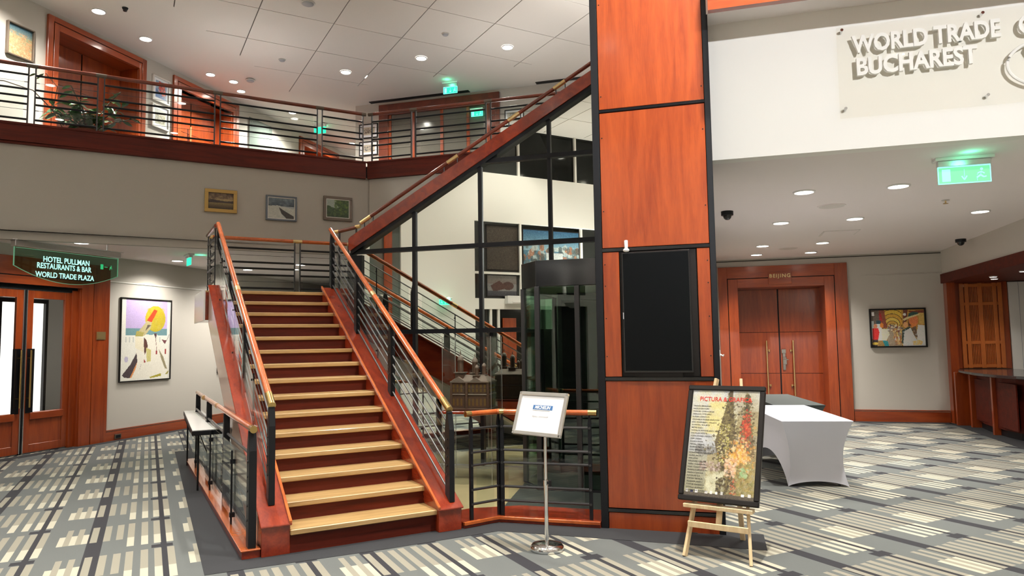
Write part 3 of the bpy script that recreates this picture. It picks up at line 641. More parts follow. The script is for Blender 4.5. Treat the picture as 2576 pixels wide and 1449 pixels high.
T=Thing('short_handrail','short raised piece of handrail on two thin uprights beside the landing post','railing',B,(-5.6,10.05,2.449))
hr=T.part('handrail',MB().tube([(-5.77,10.05,3.505),(-5.43,10.05,3.56)],.03,12),'rail_dark',smooth=True)
for x,z in ((-5.79,3.50),(-5.41,3.565)): T.part('end_cap',MB().tube([(x-.04,10.05,z),(x+.04,10.05,z+.01)],.032,12),'brass_soft',parent=hr,smooth=True)
T.part('post',MB().bar((-5.74,10.05,2.452),(-5.74,10.05,3.50),.02,.03),'gun_metal'); T.part('post',MB().bar((-5.44,10.05,2.452),(-5.44,10.05,3.555),.02,.03),'gun_metal')
# ------------------------------------------------------------------ entrance glass wall (mirror-like at night) with black mullions
T=Thing('window_5',None,None,B,(-3,NB,0),kind='structure')
vs=[-5.03,-4.045,-3.055,-2.065,-1.075]; hs=[0,1.86,3.03,4.2,5.4]
for i,(a,b_) in enumerate(zip(vs,vs[1:])):
    for c,d in zip(hs,hs[1:]):
        P=clip([(a,c),(b_,c),(b_,d),(a,d)],-.5735,1,3.235-.22+5.036*.5735)
        if a>-2.3: P=clip(P,0,-1,-2.62)
        elif b_>-2.3 and d<2.7: P=clip(P,1,0,-2.25)
        if len(P)>2: T.part('glass_pane',MB().prism(P,'y',NB+.012,NB+.02),'mirror_glass')
for v in vs:
    zt=bz(v)-.22; zb=0 if v<-2.3 else 2.62
    if zt>zb: T.part('mullion',MB().box(v-.024,v+.024,NB-.03,NB+.03,zb,zt),'black_metal')
for h in hs[1:4]:
    x0=-5.036+(h+.22-3.235)/.5735 if h>3.1 else -5.03
    T.part('transom',MB().box(max(x0,-5.03),-.9 if h>2.6 else -2.24,NB-.034,NB+.03,h-.03,h+.03),'black_metal')
T.part('sill',MB().box(-5.03,-2.24,NB-.04,NB+.03,0,.04),'aluminium')
T.part('end_post',MB().box(-5.06,-4.86,NB-.03,NB+.05,2.2,2.98),'black_metal')
struct('wall_behind_glass',MB().box(-5.05,-2.2,NB+.05,NB+.09,0,2.0),'black_metal',B)
# ------------------------------------------------------------------ revolving door
T=Thing('revolving_door','black drum revolving door with dark glass beside the wood clad column','door',B,(-.9,9.15,0))
oct_=[(-2.24,8.28),(-1.98,7.95),(-.2,7.95),(-.2,10.4),(-1.98,10.4),(-2.24,10.05)]
T.part('canopy',MB().prism(oct_,'z',2.335,2.64),'black_gloss',bev=.004)
def inset(P,k): cx=sum(p[0] for p in P)/len(P); cy=sum(p[1] for p in P)/len(P); return [(cx+(x-cx)*k,cy+(y-cy)*k) for x,y in P]
T.part('canopy_ceiling',MB().prism(inset(oct_,.95),'z',2.325,2.334),'soffit_paint')
T.part('base_ring',MB().prism(inset(oct_,1.01),'z',.008,.03),'granite')
T.part('floor_mat',MB().prism(inset(oct_,.97),'z',.03,.036),'mat_dark')
for x,y in ((-2.22,8.29),(-1.97,7.97),(-2.22,10.0),(-1.5,7.98)): T.part('post',MB().box(x-.03,x+.03,y-.03,y+.03,.03,2.335),'gun_metal',bev=.004)
for (a,b_) in (((-2.23,8.30),(-1.98,7.97)),((-2.23,8.30),(-2.23,10.0)),((-1.98,7.965),(-.25,7.965))):
    T.part('glass_panel',seg_bar(B,a,b_,.012,.04,2.33),'green_glass')
for t in (25,115,205,295):
    c,s_=math.cos(R(t)),math.sin(R(t)); x,y=-1.2,9.15
    wg=T.part('wing',seg_bar(B,(x+.06*c,y+.06*s_),(x+.78*c,y+.78*s_),.012,.06,2.3),'green_glass')
    k=MB()
    for r0_,r1_,z0,z1 in ((.05,.11,.05,2.31),(.74,.79,.05,2.31),(.05,.79,.05,.16),(.05,.79,2.22,2.31),(.05,.79,1.0,1.05)):
        q=seg_bar(B,(x+r0_*c,y+r0_*s_),(x+r1_*c,y+r1_*s_),.045,z0,z1); k.add(q.v,q.f)
    T.part('wing_frame',k,'gun_metal',parent=wg)
T.part('centre_post',MB().lathe([(.05,.03),(.05,2.33)],(-1.2,9.15,0),16),'black_metal',smooth=True)
struct('wall_outside',MB().box(-2.3,-.2,10.6,10.7,0,2.7),'black_metal',B)
# ------------------------------------------------------------------ wood-clad column with screen
T=Thing('column','tall square column clad in glossy red wood panels with black joints','column',B,(-.5,6.9,0))
T.part('core',MB().box(-1.02,.02,6.545,7.3,0,CZ),'black_metal')
for x0,x1 in ((-1.045,-.978),(-.012,.04)): T.part('edge_strip',MB().box(x0,x1,6.505,6.6,0.0,CZ),'black_metal',bev=.003)
zz=[(0,.145,1),(.185,1.325,1),(1.365,2.515,2),(2.555,3.84,1),(3.875,5.2,1),(5.235,6.5,1),(6.535,CZ,1)]
for a,b_,k in zz:
    if k==1: T.part('wood_panel',MB().box(-.975,-.015,6.515,6.545,a,b_),'cherry',bev=.003)
    else:
        T.part('wood_panel',MB().box(-.975,-.825,6.515,6.545,a,b_),'cherry',bev=.003); T.part('wood_panel',MB().box(-.125,-.015,6.515,6.545,a,b_),'cherry',bev=.003)
for a,b_ in zip(zz,zz[1:]): T.part('joint_strip',MB().box(-.978,-.012,6.51,6.545,a[1]+.006,b_[0]-.006),'black_gloss')
k=MB()
for z in (4.9,4.0,3.6,2.9,2.2,1.9,1.55,2.4):
    for x in (-.955,-.035): k.tube([(x,6.515,z),(x,6.512,z)],.006,8)
T.part('screw',k,'frame_black',kind='stuff')
T=Thing('display_screen','large portrait black screen switched off, set in the wood column','screen',B,(-.49,6.5,1.40))
T.part('housing',MB().box(-.815,-.135,6.525,6.545,1.37,2.51),'frame_black')
T.part('body',MB().box(-.80,-.185,6.485,6.53,1.40,2.505),'black_gloss',bev=.004)
T.part('screen',MB().box(-.785,-.20,6.482,6.485,1.42,2.49),'screen')
T.part('stand_foot',MB().box(-.70,-.28,6.50,6.53,1.365,1.40),'frame_black')
T.part('label_tag',MB().box(-.796,-.788,6.481,6.484,1.89,1.95),'grey_ink')
T=Thing('sensor','small white sensor on a ball joint above the black screen','sensor',B,(-.75,6.49,2.50))
T.part('tube',MB().lathe([(.015,0),(.017,.02),(.017,.075),(.013,.08)],(-.752,6.485,2.535),16),'white_plastic',smooth=True); T.part('ball',MB().lathe([(.006,0),(.024,.006),(.03,.018),(.02,.032),(.008,.04)],(-.752,6.485,2.505),16),'white_plastic',smooth=True)
T=Thing('hook','small white plastic hook on the right edge of the column','hook',B,(.05,6.53,1.55))
T.part('plate',MB().box(.04,.047,6.515,6.54,1.545,1.60),'white_plastic'); T.part('peg',MB().tube([(.044,6.527,1.56),(.07,6.52,1.545),(.075,6.52,1.56)],.007,8),'white_plastic')
# ------------------------------------------------------------------ low balustrade on the wooden ledge between stair and column
F=[W.w(-.468,6.582),W.w(-.157,6.806),W.w(.772,6.531)]
T=Thing('low_balustrade','low angled balustrade on a red ledge between stair and column','railing',W,(.1,6.75,0))
bk=[B.w(-1.03,6.97),B.w(-1.93,6.99),S.w(.55,.15),S.w(.245,.12)]
T.part('ledge',MB().prism([tuple(p[:2]) for p in F]+[tuple(p[:2]) for p in bk],'z',0,.055),'cherry_stair',bev=.004)
Fo=[(p.x,p.y) for p in (W.w(-.452,6.71),W.w(-.150,6.925),W.w(.772,6.652))]
Fo=[(-.455,6.655),(-.165,6.868),(.765,6.60)]
lip=MB(); 
for a,b_ in zip(F,F[1:]): q=seg_bar(W,(a.x,a.y),(b_.x,b_.y),.03,.03,.06); lip.add(q.v,q.f)
T.part('ledge_lip',lip,'handrail_wood',bev=.003)
def low_seg(p,q,ts,collars):
    p,q=Vector(p),Vector(q); d=(q-p).normalized(); nn=Vector((-d.y,d.x)); Ln=(q-p).length; at=lambda t,z,o=0:(p.x+d.x*t+nn.x*o,p.y+d.y*t+nn.y*o,z)
    hr=T.part('handrail',MB().tube([at(0,1.03),at(Ln,1.03)],.026,14),'handrail_wood',smooth=True)
    for a,b_ in collars: T.part('collar',MB().tube([at(a,1.03),at(b_,1.03)],.028,14),'brass',parent=hr,smooth=True)
    for t in ts:
        o=T.part('post',MB().add([at(t-.016,.05,-.012),at(t+.016,.05,-.012),at(t+.016,.05,.012),at(t-.016,.05,.012),at(t-.016,.93,-.012),at(t+.016,.93,-.012),at(t+.016,.93,.012),at(t-.016,.93,.012),at(t-.006,1.01,-.008),at(t+.006,1.01,-.008),at(t+.006,1.01,.008),at(t-.006,1.01,.008)],[(0,3,2,1),(0,1,5,4),(1,2,6,5),(2,3,7,6),(3,0,4,7),(4,5,9,8),(5,6,10,9),(6,7,11,10),(7,4,8,11),(8,9,10,11)]),'black_metal')
        k=MB()
        for z in (.89,.67,.55,.327,.196): k.tube([at(t,z,-.012),at(t,z,-.02)],.011,8)
        T.part('bolt',k,'gun_metal',parent=o,kind='stuff')
    for a,b_ in zip(ts,ts[1:]):
        for z in (.89,.67,.55,.327,.196): T.part('bar',MB().tube([at(a,z),at(b_,z)],.0125,8),'gun_metal',smooth=True)
        g=seg_bar(W,at(a+.06,0)[:2],at(b_-.06,0)[:2],.006,.12,.60); T.part('glass_panel',g,'rail_glass')
low_seg(Fo[0],Fo[1],(.06,.375),((0,.06),(.35,.43)))
low_seg(Fo[1],Fo[2],(.05,.90),((.03,.075),(.89,.97)))
# ------------------------------------------------------------------ glass barrier with shelf to the left of the stair
T=Thing('barrier','low glazed barrier with brass tipped handrail and pale shelf, left of the staircase','railing',S,(-1.58,2.4,0))
T.part('plinth',MB().box(-1.655,-1.513,-.245,5.05,0,.065),'cherry_stair',bev=.004)
T.part('plinth_cap',MB().box(-1.665,-1.513,-.26,5.06,.062,.075),'handrail_wood',bev=.003)
zr=1.02
hr=T.part('handrail',MB().tube([(-1.575,-.13,zr),(-1.52,5.15,zr)],.027,14),'handrail_wood',smooth=True)
T.part('end_cap',MB().tube([(-1.5765,-.25,zr),(-1.575,-.13,zr)],.03,14),'brass',parent=hr,smooth=True)
for c in (2.4,3.9): T.part('collar',MB().tube([(-1.55,c-.04,zr),(-1.55,c+.04,zr)],.030,14),'brass_soft',parent=hr,smooth=True)
for p,w_ in ((-.17,.12),(1.55,.09),(3.35,.09),(4.95,.09)): post(T,-1.575+(p+.17)*.01,p,.07,zr-.015,w=w_,t=.06)
for a,b_ in ((-.17,1.55),(1.55,3.35),(3.35,4.95)):
    for z in (.80,.42,.20): T.part('bar',MB().tube([(-1.57,a+.05,z),(-1.55,b_-.05,z)],.012,8),'steel_bar',smooth=True)
    T.part('glass_panel',MB().box(-1.60,-1.592,a+.09,b_-.09,.11,.78),'rail_glass')
    m=(a+b_)/2; T.part('clamp_rod',MB().tube([(-1.615,m,.07),(-1.615,m,.74)],.009,8).box(-1.63,-1.585,m-.02,m+.02,.14,.18).box(-1.63,-1.585,m-.02,m+.02,.62,.66),'black_metal')
T.part('shelf_top',MB().prism([(-1.80,2.50),(-1.49,2.50),(-1.45,5.22),(-1.69,5.22)],'z',.742,.752),'laminate',bev=.002); T.part('shelf_edge',MB().prism([(-1.805,2.49),(-1.485,2.49),(-1.445,5.23),(-1.695,5.23)],'z',.69,.742),'black_metal',bev=.003)
for n in (2.75,3.9,5.0): T.part('shelf_bracket',MB().prism([(-1.70,.69),(-1.70,.665),(-1.62,.45),(-1.62,.48)],'y',n-.012,n+.012),'black_metal')
for n in (2.9,4.9): T.part('shelf_leg',MB().tube([(-1.70+.02*(n-2.9),n,0),(-1.70+.02*(n-2.9),n,.69)],.012,8),'black_metal')
# ------------------------------------------------------------------ mezzanine railings
T=Thing('gallery_railing','left gallery railing in front of the upper doors, dark bars and handrail','railing',S,(-2,5.75,FT))
us=[-6.18,-5.38,-3.745,-2.88,-1.245,.40,1.21]
level_rail(T,(-6.3,5.75),(1.222,5.75),FT,.87,[u+6.3 for u in us],.085,'rail_dark',.030,pattern=(.14,.355,.465,.575,.80),rod=.0155)
T=Thing('gallery_railing','back gallery railing in front of the wide dark red doorway','railing',B,(-3.8,11.21,FT))
level_rail(T,(-5.83,11.21),(-1.55,11.21),FT,.87,[.03,.88,2.26,3.63,4.25],.085,'rail_dark',.030,pattern=(.14,.355,.465,.575,.80),rod=.0155)
# ------------------------------------------------------------------ model palace in an acrylic vitrine
T=Thing('vitrine','tall clear acrylic display case with red shelf in front of the glass wall','display case',B,(-2.89,8.33,0))
x0,x1,y0,y1=-3.20,-2.58,8.07,8.52
T.part('shelf',MB().box(x0-.03,x1+.03,y0-.03,y1+.03,.84,.872),'cherry_stair',bev=.004)
for nm,b in (('front_panel',(x0,x1,y0,y0+.008)),('back_panel',(x0,x1,y1-.008,y1)),('side_panel',(x0,x0+.008,y0+.008,y1-.008)),('side_panel',(x1-.008,x1,y0+.008,y1-.008))):
    T.part(nm,MB().box(*b,.874,1.76),'acrylic'); T.part(nm,MB().box(*b,.01,.838),'acrylic')
T.part('top_panel',MB().box(x0,x1,y0,y1,1.76,1.768),'acrylic')
k=MB()
for x in (x0,x1):
    for y in (y0,y1): k.box(x-.003,x+.003,y-.003,y+.003,.01,1.768)
T.part('edge',k,'aluminium',kind='stuff')
T=Thing('palace_model','dark bronze model of a domed palace inside the acrylic case','model',B,(-2.87,8.3,.873))
bx=-2.87; by=8.30; z=.873
T.part('base',MB().box(bx-.27,bx+.25,by-.17,by+.17,z,z+.03),'bronze_model',bev=.004)
def wing(nm,xa,xb,ya,yb,za,zb,mat): T.part(nm,MB().box(xa,xb,ya,yb,za,zb),mat,bev=.004)
wing('lower_storey',bx-.245,bx+.225,by-.15,by+.15,z+.03,z+.185,'bronze_model'); wing('string_course',bx-.255,bx+.235,by-.16,by+.16,z+.185,z+.20,'model_roof')
wing('upper_storey',bx-.24,bx+.22,by-.145,by+.145,z+.20,z+.335,'bronze_model'); wing('cornice',bx-.26,bx+.24,by-.165,by+.165,z+.335,z+.355,'model_roof')
wing('corner_bay',bx-.06,bx-.03,by-.175,by-.15,z+.03,z+.335,'bronze_model'); wing('corner_bay',bx+.21,bx+.24,by-.165,by-.14,z+.03,z+.335,'bronze_model'); wing('corner_bay',bx-.26,bx-.23,by-.165,by-.14,z+.03,z+.335,'bronze_model')
T.part('roof',MB().add([(bx-.25,by-.155,z+.355),(bx+.23,by-.155,z+.355),(bx+.23,by+.155,z+.355),(bx-.25,by+.155,z+.355),(bx-.17,by-.06,z+.425),(bx+.15,by-.06,z+.425),(bx+.15,by+.06,z+.425),(bx-.17,by+.06,z+.425)],[(0,3,2,1),(4,5,6,7),(0,1,5,4),(1,2,6,5),(2,3,7,6),(3,0,4,7)]),'model_roof',bev=.003)
k=MB()
for row,(zz,hh) in enumerate(((z+.06,.075),(z+.225,.03),(z+.275,.03))):
    for i in range(9):
        x=bx-.215+i*.05
        if abs(x-(bx-.045))<.028: continue
        k.box(x-.011,x+.011,by-.153,by-.1445 if row else by-.149,zz,zz+hh); k.tube([(x,by-.153,zz+hh),(x,by-.1445,zz+hh)],.011,10)
    for i in range(5):
        y=by-.11+i*.055; k.box(bx+.2195 if row else bx+.2245,bx+.229,y-.011,y+.011,zz,zz+hh)
T.part('window',k,'gold_print',kind='stuff')
def tower(x,y,zb,rd,hb,hd,sp,wb):
    t=T.part('tower',MB().box(x-wb,x+wb,y-wb,y+wb,zb,zb+hb*.35).lathe([(rd,zb+hb*.35),(rd,zb+hb),(rd*1.18,zb+hb),(rd*1.18,zb+hb+.012)],(x,y,0),8),'bronze_model')
    d=[(rd*1.02,zb+hb+.012)]+[(rd*1.02*math.cos(a),zb+hb+.012+hd*math.sin(a)) for a in np.linspace(.15,1.35,6)]
    T.part('dome',MB().lathe(d+[(.006,zb+hb+hd+.014),(.005,zb+hb+hd+sp*.4),(.009,zb+hb+hd+sp*.5),(.002,zb+hb+hd+sp)],(x,y,0),16),'model_roof',parent=t,smooth=True)
    T.part('collar',MB().box(x-wb*1.25,x+wb*1.25,y-wb*1.25,y+wb*1.25,zb+hb*.33,zb+hb*.37),'model_roof',parent=t)
tower(bx-.155,by-.06,z+.38,.037,.22,.055,.075,.055); tower(bx+.0,by+.03,z+.38,.036,.19,.055,.06,.05); tower(bx+.06,by-.07,z+.38,.024,.12,.035,.02,.04); tower(bx+.13,by+.0,z+.38,.026,.14,.035,.02,.03)
T.part('pediment',MB().prism([(bx-.24,z+.355),(bx-.07,z+.355),(bx-.155,z+.41)],'y',by-.165,by-.05),'model_roof'); T.part('pediment',MB().prism([(bx+.0,z+.355),(bx+.14,z+.355),(bx+.07,z+.40)],'y',by-.165,by-.05),'model_roof')
# ------------------------------------------------------------------ notice stand
q=Fr(.214,5.86,-42.8); ln=.337
T=Thing('notice_stand','chrome floor stand holding a tilted white notice in an aluminium frame','sign',q,(0,.06,0))
T.part('foot',MB().lathe([(.135,0),(.14,.012),(.138,.03),(.12,.05),(.06,.062),(.025,.066)],(0,.06,0),36),'chrome',smooth=True)
T.part('pole',MB().lathe([(.017,.06),(.017,.52),(.021,.52),(.021,.56),(.013,.56),(.013,.98)],(0,.06,0),16),'chrome',smooth=True)
T.part('clamp_knob',MB().tube([(.018,.06,.54),(.05,.05,.54)],.012,10).box(.045,.062,.04,.06,.515,.565),'black_metal',bev=.003)
cz=1.103; cl,sl=math.cos(ln),math.sin(ln)
tilt=lambda x,y,z:(x,y*cl+z*sl,cz+z*cl-y*sl)       # local panel plane: x right, z up, y away
w2,h2=.26,.1815
T.part('back_plate',MB().box(-w2+.02,w2-.02,.0,.012,-h2+.02,h2-.02).mapped(tilt),'aluminium')
for nm,b in (('frame_bar',(-w2+.02,w2-.02,-.012,.014,h2-.032,h2)),('frame_bar',(-w2+.02,w2-.02,-.012,.014,-h2,-h2+.032)),('frame_bar',(-w2,-w2+.032,-.012,.014,-h2+.02,h2-.02)),('frame_bar',(w2-.032,w2,-.012,.014,-h2+.02,h2-.02))):
    T.part(nm,MB().box(*b).mapped(tilt),'aluminium',bev=.004)
for sx in (-1,1):
    for sz in (-1,1): T.part('corner_cap',MB().box(*sorted((sx*w2,sx*(w2-.024))),-.013,.015,*sorted((sz*h2,sz*(h2-.024)))).mapped(tilt),'chrome',bev=.004)
pp=T.part('paper',MB().box(-w2+.03,w2-.03,-.003,-.001,-h2+.03,h2-.03).mapped(tilt),'paper')
tx=lambda mb,x,z,y=-.0045: mb.mapped(lambda a,b_,c:tilt(x+a,y-c,z+b_))
T.part('blue_band',MB().box(-.085,.125,-.0042,-.003,.035,.072).mapped(tilt),'blue_print',parent=pp)
T.part('lettering',tx(text_mb('MICHELIN',.036,.0004,align='LEFT',bold=.0012,shear=.25,sx=1.02),-.066,.042),'paper',parent=pp)
T.part('rule',MB().box(-.085,.10,-.0042,-.003,.026,.030).mapped(tilt),'grey_ink',parent=pp)
T.part('small_print',tx(text_mb('MIHAELI - DAVIA ROOM',.016,.0003,align='CENTER'),.01,-.028),'grey_ink',parent=pp)
T.part('socket',MB().box(-.03,.03,.0,.05,-.03,.03).mapped(tilt),'black_metal')
# ------------------------------------------------------------------ easel and framed poster
q=Fr(1.673,5.75,-32.8); le=.40; cl2,sl2=math.cos(le),math.sin(le); pw,ph=.316,.479; pz=.862
tp=lambda x,y,z:(x,y*cl2+z*sl2,pz+z*cl2-y*sl2)
T=Thing('easel','pale wooden easel holding the black framed exhibition poster','easel',q,(0,0,0))
for sx in (-1,1):
    T.part('leg',MB().bar((sx*.255,-.245,.0),(sx*.10,.25,1.36),.024,.042),'pine',bev=.003)
T.part('shelf_bar',MB().bar((-.27,-.172,.385),(.27,-.172,.385),.075,.03),'pine',bev=.003)
T.part('cross_bar',MB().bar((-.235,-.205,.245),(.235,-.205,.245),.02,.045),'pine',bev=.003)
T.part('rear_leg',MB().bar((0,.24,1.25),(.02,.42,.0),.04,.024),'pine',bev=.003)
T.part('upright',MB().bar((0,-.175,.25),(0,.04,.85),.045,.018),'pine',bev=.003)
T.part('head_bar',MB().bar((-.14,.22,1.24),(.14,.22,1.24),.02,.05),'pine',bev=.003)
T=Thing('framed_poster','black framed exhibition poster with red title and autumn trees, leaning on the easel','poster',q,(0,-.1,.44))
for nm,b in (('frame_bar',(-pw,pw,-.02,.014,ph-.042,ph)),('frame_bar',(-pw,pw,-.02,.014,-ph,-ph+.042)),('frame_bar',(-pw,-pw+.042,-.02,.014,-ph+.042,ph-.042)),('frame_bar',(pw-.042,pw,-.02,.014,-ph+.042,ph-.042))):
    T.part(nm,MB().box(*b).mapped(tp),'frame_black',bev=.007)
T.part('back_board',MB().box(-pw+.01,pw-.01,.0,.008,-ph+.01,ph-.01).mapped(tp),'frame_brown')
P=Paint(120,182,(182,184,186)); P.grad(0,.42,(178,182,188),(196,188,140)).grad(.42,.6,(176,178,176),(160,164,164)).grad(.6,1,(160,160,146),(140,138,112))
P.blobs(260,.0,.0,.45,.42,[(198,200,204),(186,190,192),(206,204,184),(200,194,150)],.03,.08,.25).blobs(160,.28,.12,.62,.5,[(212,204,146),(204,194,124),(196,186,130)],.03,.07,.28).blobs(120,.62,.02,1,.24,[(186,184,172),(170,164,140),(150,142,118)],.03,.07,.3)
P.blobs(90,.12,.52,.46,.62,[(96,96,96),(126,124,120),(150,150,148)],.012,.035,.5).blobs(60,.1,.44,.4,.52,[(190,194,200),(170,174,178)],.02,.05,.4)
P.poly([(.3,.62),(1,.5),(1,1),(.3,1)],(156,140,96),.6).poly([(.70,.2),(1,.2),(1,.7),(.66,.66)],(128,112,76),.55)
P.poly([(.565,0),(.605,0),(.63,.2),(.68,.4),(.70,.65),(.60,.97),(.46,.97),(.46,.65),(.39,.5),(.47,.3),(.53,.12)],(84,72,46),.85).poly([(.83,.05),(.86,.2),(.93,.42),(.97,.62),(.74,.56),(.77,.3)],(102,84,56),.75)
tr=[(58,48,32),(80,70,44),(106,96,58),(48,40,28),(128,118,76),(94,84,46)]
for k in range(800):
    y=rng.beta(1.4,1.0); w_=.03+.19*min(1,y*1.9) if y<.62 else .16; x=.565+rng.normal(0,.5)*w_; P.ell(x,y,rng.uniform(.006,.022),rng.uniform(.004,.014),tr[rng.integers(6)],.6)
for k in range(330):
    y=rng.uniform(.03,.5); w_=.015+.20*(y/.5); x=.82+rng.normal(0,.45)*w_; P.ell(x,y,rng.uniform(.006,.022),rng.uniform(.004,.014),tr[rng.integers(6)],.55)
P.rect(.555,.0,.60,.1,(74,62,46),.7).blobs(200,.44,.32,.60,.68,[(200,190,140),(180,176,96),(214,206,170),(150,140,60)],.004,.013,.7)
for k in range(170): P.ell(.835+rng.normal(0,.035),.36+rng.normal(0,.085),rng.uniform(.006,.018),rng.uniform(.005,.013),[(192,58,40),(164,50,34),(206,100,60),(150,70,40)][rng.integers(4)],.65)
for k in range(420): P.ell(.75+rng.normal(0,.085),.62+rng.normal(0,.075),rng.uniform(.008,.024),rng.uniform(.006,.016),[(212,166,70),(198,140,60),(224,196,134),(180,124,70),(214,186,150)][rng.integers(5)],.6)
P.blobs(160,.72,.68,.98,.96,[(140,124,70),(104,92,56),(160,140,80),(120,120,70)],.01,.03,.5).blobs(30,.78,.72,.88,.8,[(136,170,120),(160,184,140)],.01,.022,.6).blobs(110,.56,.64,.72,.8,[(216,196,186),(206,180,150),(196,150,120)],.008,.022,.55)
P.blobs(140,.2,.68,.5,.76,[(150,128,118),(120,104,94),(196,178,180)],.006,.02,.5).blobs(90,.3,.76,.55,.96,[(206,206,180),(186,186,160)],.02,.05,.35).blobs(70,.46,.82,.55,.97,tr[:4],.008,.018,.7).blobs(50,.66,.82,.74,.95,[(76,58,42),(190,80,50),(150,120,86)],.007,.016,.7)
P.grad(.96,1,(84,76,66),(72,66,56)); P.noise(7)
for i,(x,c) in enumerate(((.05,(200,200,200)),(.12,(30,34,70)),(.19,(220,220,225)),(.33,(210,210,210)),(.40,(225,215,215)),(.475,(220,225,225)),(.55,(190,190,190)),(.84,(240,240,240)),(.93,(200,200,200)))): P.rect(x-.02,.945 if i%2 else .94,x+.02,.965,c)
me=canvas_mesh('print',P,2*pw-.076,2*ph-.076,(-pw+.038,-.006,-ph+.038),fn=lambda x,y,z:tuple(a-b_ for a,b_ in zip(tp(x,y,z),T.base)))
pr_=bpy.data.objects.new('print',me); COL.objects.link(pr_); pr_.parent=T.e
tq=lambda mb,x,z,y=-.0075: mb.mapped(lambda a,b_,c:tp(x+a,y-c,z+b_))
T.part('title',tq(text_mb('PICTURA & GRAFICA',.052,.0005,align='CENTER',bold=.0005,sx=.88),.0,.345),'red_print',parent=pr_)
names=['TRAIAN BRADEAN','VASILE GRIGORE','MARCEL CHIRNOAGA','DRAGOS VITELARU','EUGEN CRACIUN','MICHAELA RODA CRACIUN','ION MARINESCU VALSAN','DUMITRU BOLBOS','PETRE JUCU','NICOLAE ANGHELESCU AMZ','NICOLAE HERTZ','IOAN HOREA CRISAN','ION LAZAR','EUGEN POPA','MIHAIL GAVRIL','FLORIN PASCA','LIVIU BREZEANU','CONSTANTIN GRIGORE','AUREL PATRU','ION SIMA','GRIGORE MIRCEA','RADU DARANGA','DAN CONSTANTIN','EUGEN RAPORTORU','MARIAN ZAHAR','NICOLAE ILIE','STEFAN PELMUS','TEODOR VESCU','TUDOR PANESCU','OTTILIA SCARLAT','GHEORGHE IONESCU']
for i,s_ in enumerate(names): T.part('name_line',tq(text_mb(s_,.0155,.0003,align='LEFT',sx=1.15),-pw+.055,.295-i*.0232),'ink',parent=pr_)
# ------------------------------------------------------------------ cloth covered tables
def spandex(name,label,a0,a1,b0,b1,ang,ox,oy,mat,h=.745,feet=.05,group=None):
    # stretch cover: flat top, sides pulled in between the corners and arched hems
    q=Fr(ox,oy,ang); T=Thing(name,label,'table',q,((a0+a1)/2,(b0+b1)/2,0),group)
    T.part('top',MB().box(a0,a1,b0,b1,h-.012,h),mat,bev=.004)
    def side(p,q_,inx,iny):
        # grid from corner p to corner q_, pulled inwards by (inx,iny)
        nu,nv=16,14; v=[]
        Ln=math.hypot(q_[0]-p[0],q_[1]-p[1])
        for j in range(nv+1):
            for i in range(nu+1):
                s_=i/nu; t=j/nv; arch=(.055 if Ln<1 else .28)*(1-(2*s_-1)**2)**.8
                zz=h*(1-t)+arch*t
                cpull=.085*math.sin(math.pi*min(1,t*.9))**.9+.03*t
                waist=math.sin(math.pi*min(1,t*.92))**.8*.05*(1-(2*s_-1)**2)
                ss=.5+(s_-.5)*(1-2*cpull/Ln)
                v.append((p[0]+(q_[0]-p[0])*ss+inx*(waist+cpull),p[1]+(q_[1]-p[1])*ss+iny*(waist+cpull),zz))
        f=[(j*(nu+1)+i,j*(nu+1)+i+1,(j+1)*(nu+1)+i+1,(j+1)*(nu+1)+i) for j in range(nv) for i in range(nu)]
        return v,f
    mb=MB()
    for p,q_,ix,iy in (((a0,b0),(a1,b0),0,1),((a1,b0),(a1,b1),-1,0),((a1,b1),(a0,b1),0,-1),((a0,b1),(a0,b0),1,0)): mb.add(*side(p,q_,ix,iy))
    T.part('stretch_cover',mb,mat,smooth=True)
    for x in (a0+.14,a1-.14):
        for y in (b0+.14,b1-.14): T.part('leg',MB().tube([(x,y,0),(x,y,h-.02)],.015,8),'gun_metal')
    return T
dW=-7.3
spandex('covered_table','folding table under a tight white stretch cover, right of the easel',0,.787,.05,2.05,dW,3.06,8.13,'spandex')
spandex('covered_table','folding table under a dark stretch cover behind the white table',0,.70,2.06,4.12,dW,3.44,8.08,'dark_cloth',.742)
# ------------------------------------------------------------------ hanging glass direction sign
q=Fr(-7.084,9.934,69.3)
T=Thing('hanging_sign','hanging clear glass sign with glowing green lettering at the left','sign',q,(.86,0,3.25))
T.part('housing',MB().box(-.0,1.72,-.05,.05,3.165,3.25),'aluminium',bev=.004); T.part('mounting_plate',MB().box(-.03,1.75,-.07,.07,3.25,3.262),'white_plastic')
for x in (.2,1.5): T.part('hanger',MB().tube([(x,0,3.26),(x,0,LZ)],.012,8),'aluminium')
N_=16; bot=[(.03+1.665*i/N_,2.885-.195*(1-(2*i/N_-1)**2)-.028*i/N_) for i in range(N_+1)]
gl=T.part('glass_plate',MB().prism([(.02,3.16),(1.70,3.16)]+bot[::-1],'y',-.006,.006),'sign_glass')
k=MB()
for (a,za),(b_,zb) in zip(bot,bot[1:]): k.bar((a,0,za),(b_,0,zb),.012,.007)
k.bar((.02,0,2.885),(.02,0,3.16),.012,.012).bar((1.705,0,2.857),(1.705,0,3.16),.012,.012).bar((.04,0,3.15),(1.69,0,3.15),.013,.006)
T.part('lit_edge',k,'edge_green',parent=gl,kind='stuff')
for s_,x,z,sz,sx in (('HOTEL PULLMAN',.44,2.985,.115,.93),('RESTAURANTS & BAR',.35,2.885,.115,.875),('WORLD TRADE PLAZA',.335,2.755,.112,.90)):
    T.part('lettering',text_wall(s_,sz,x,-.0075,z,.0006,bold=.002,sx=sx*.90),'sign_text',parent=gl)
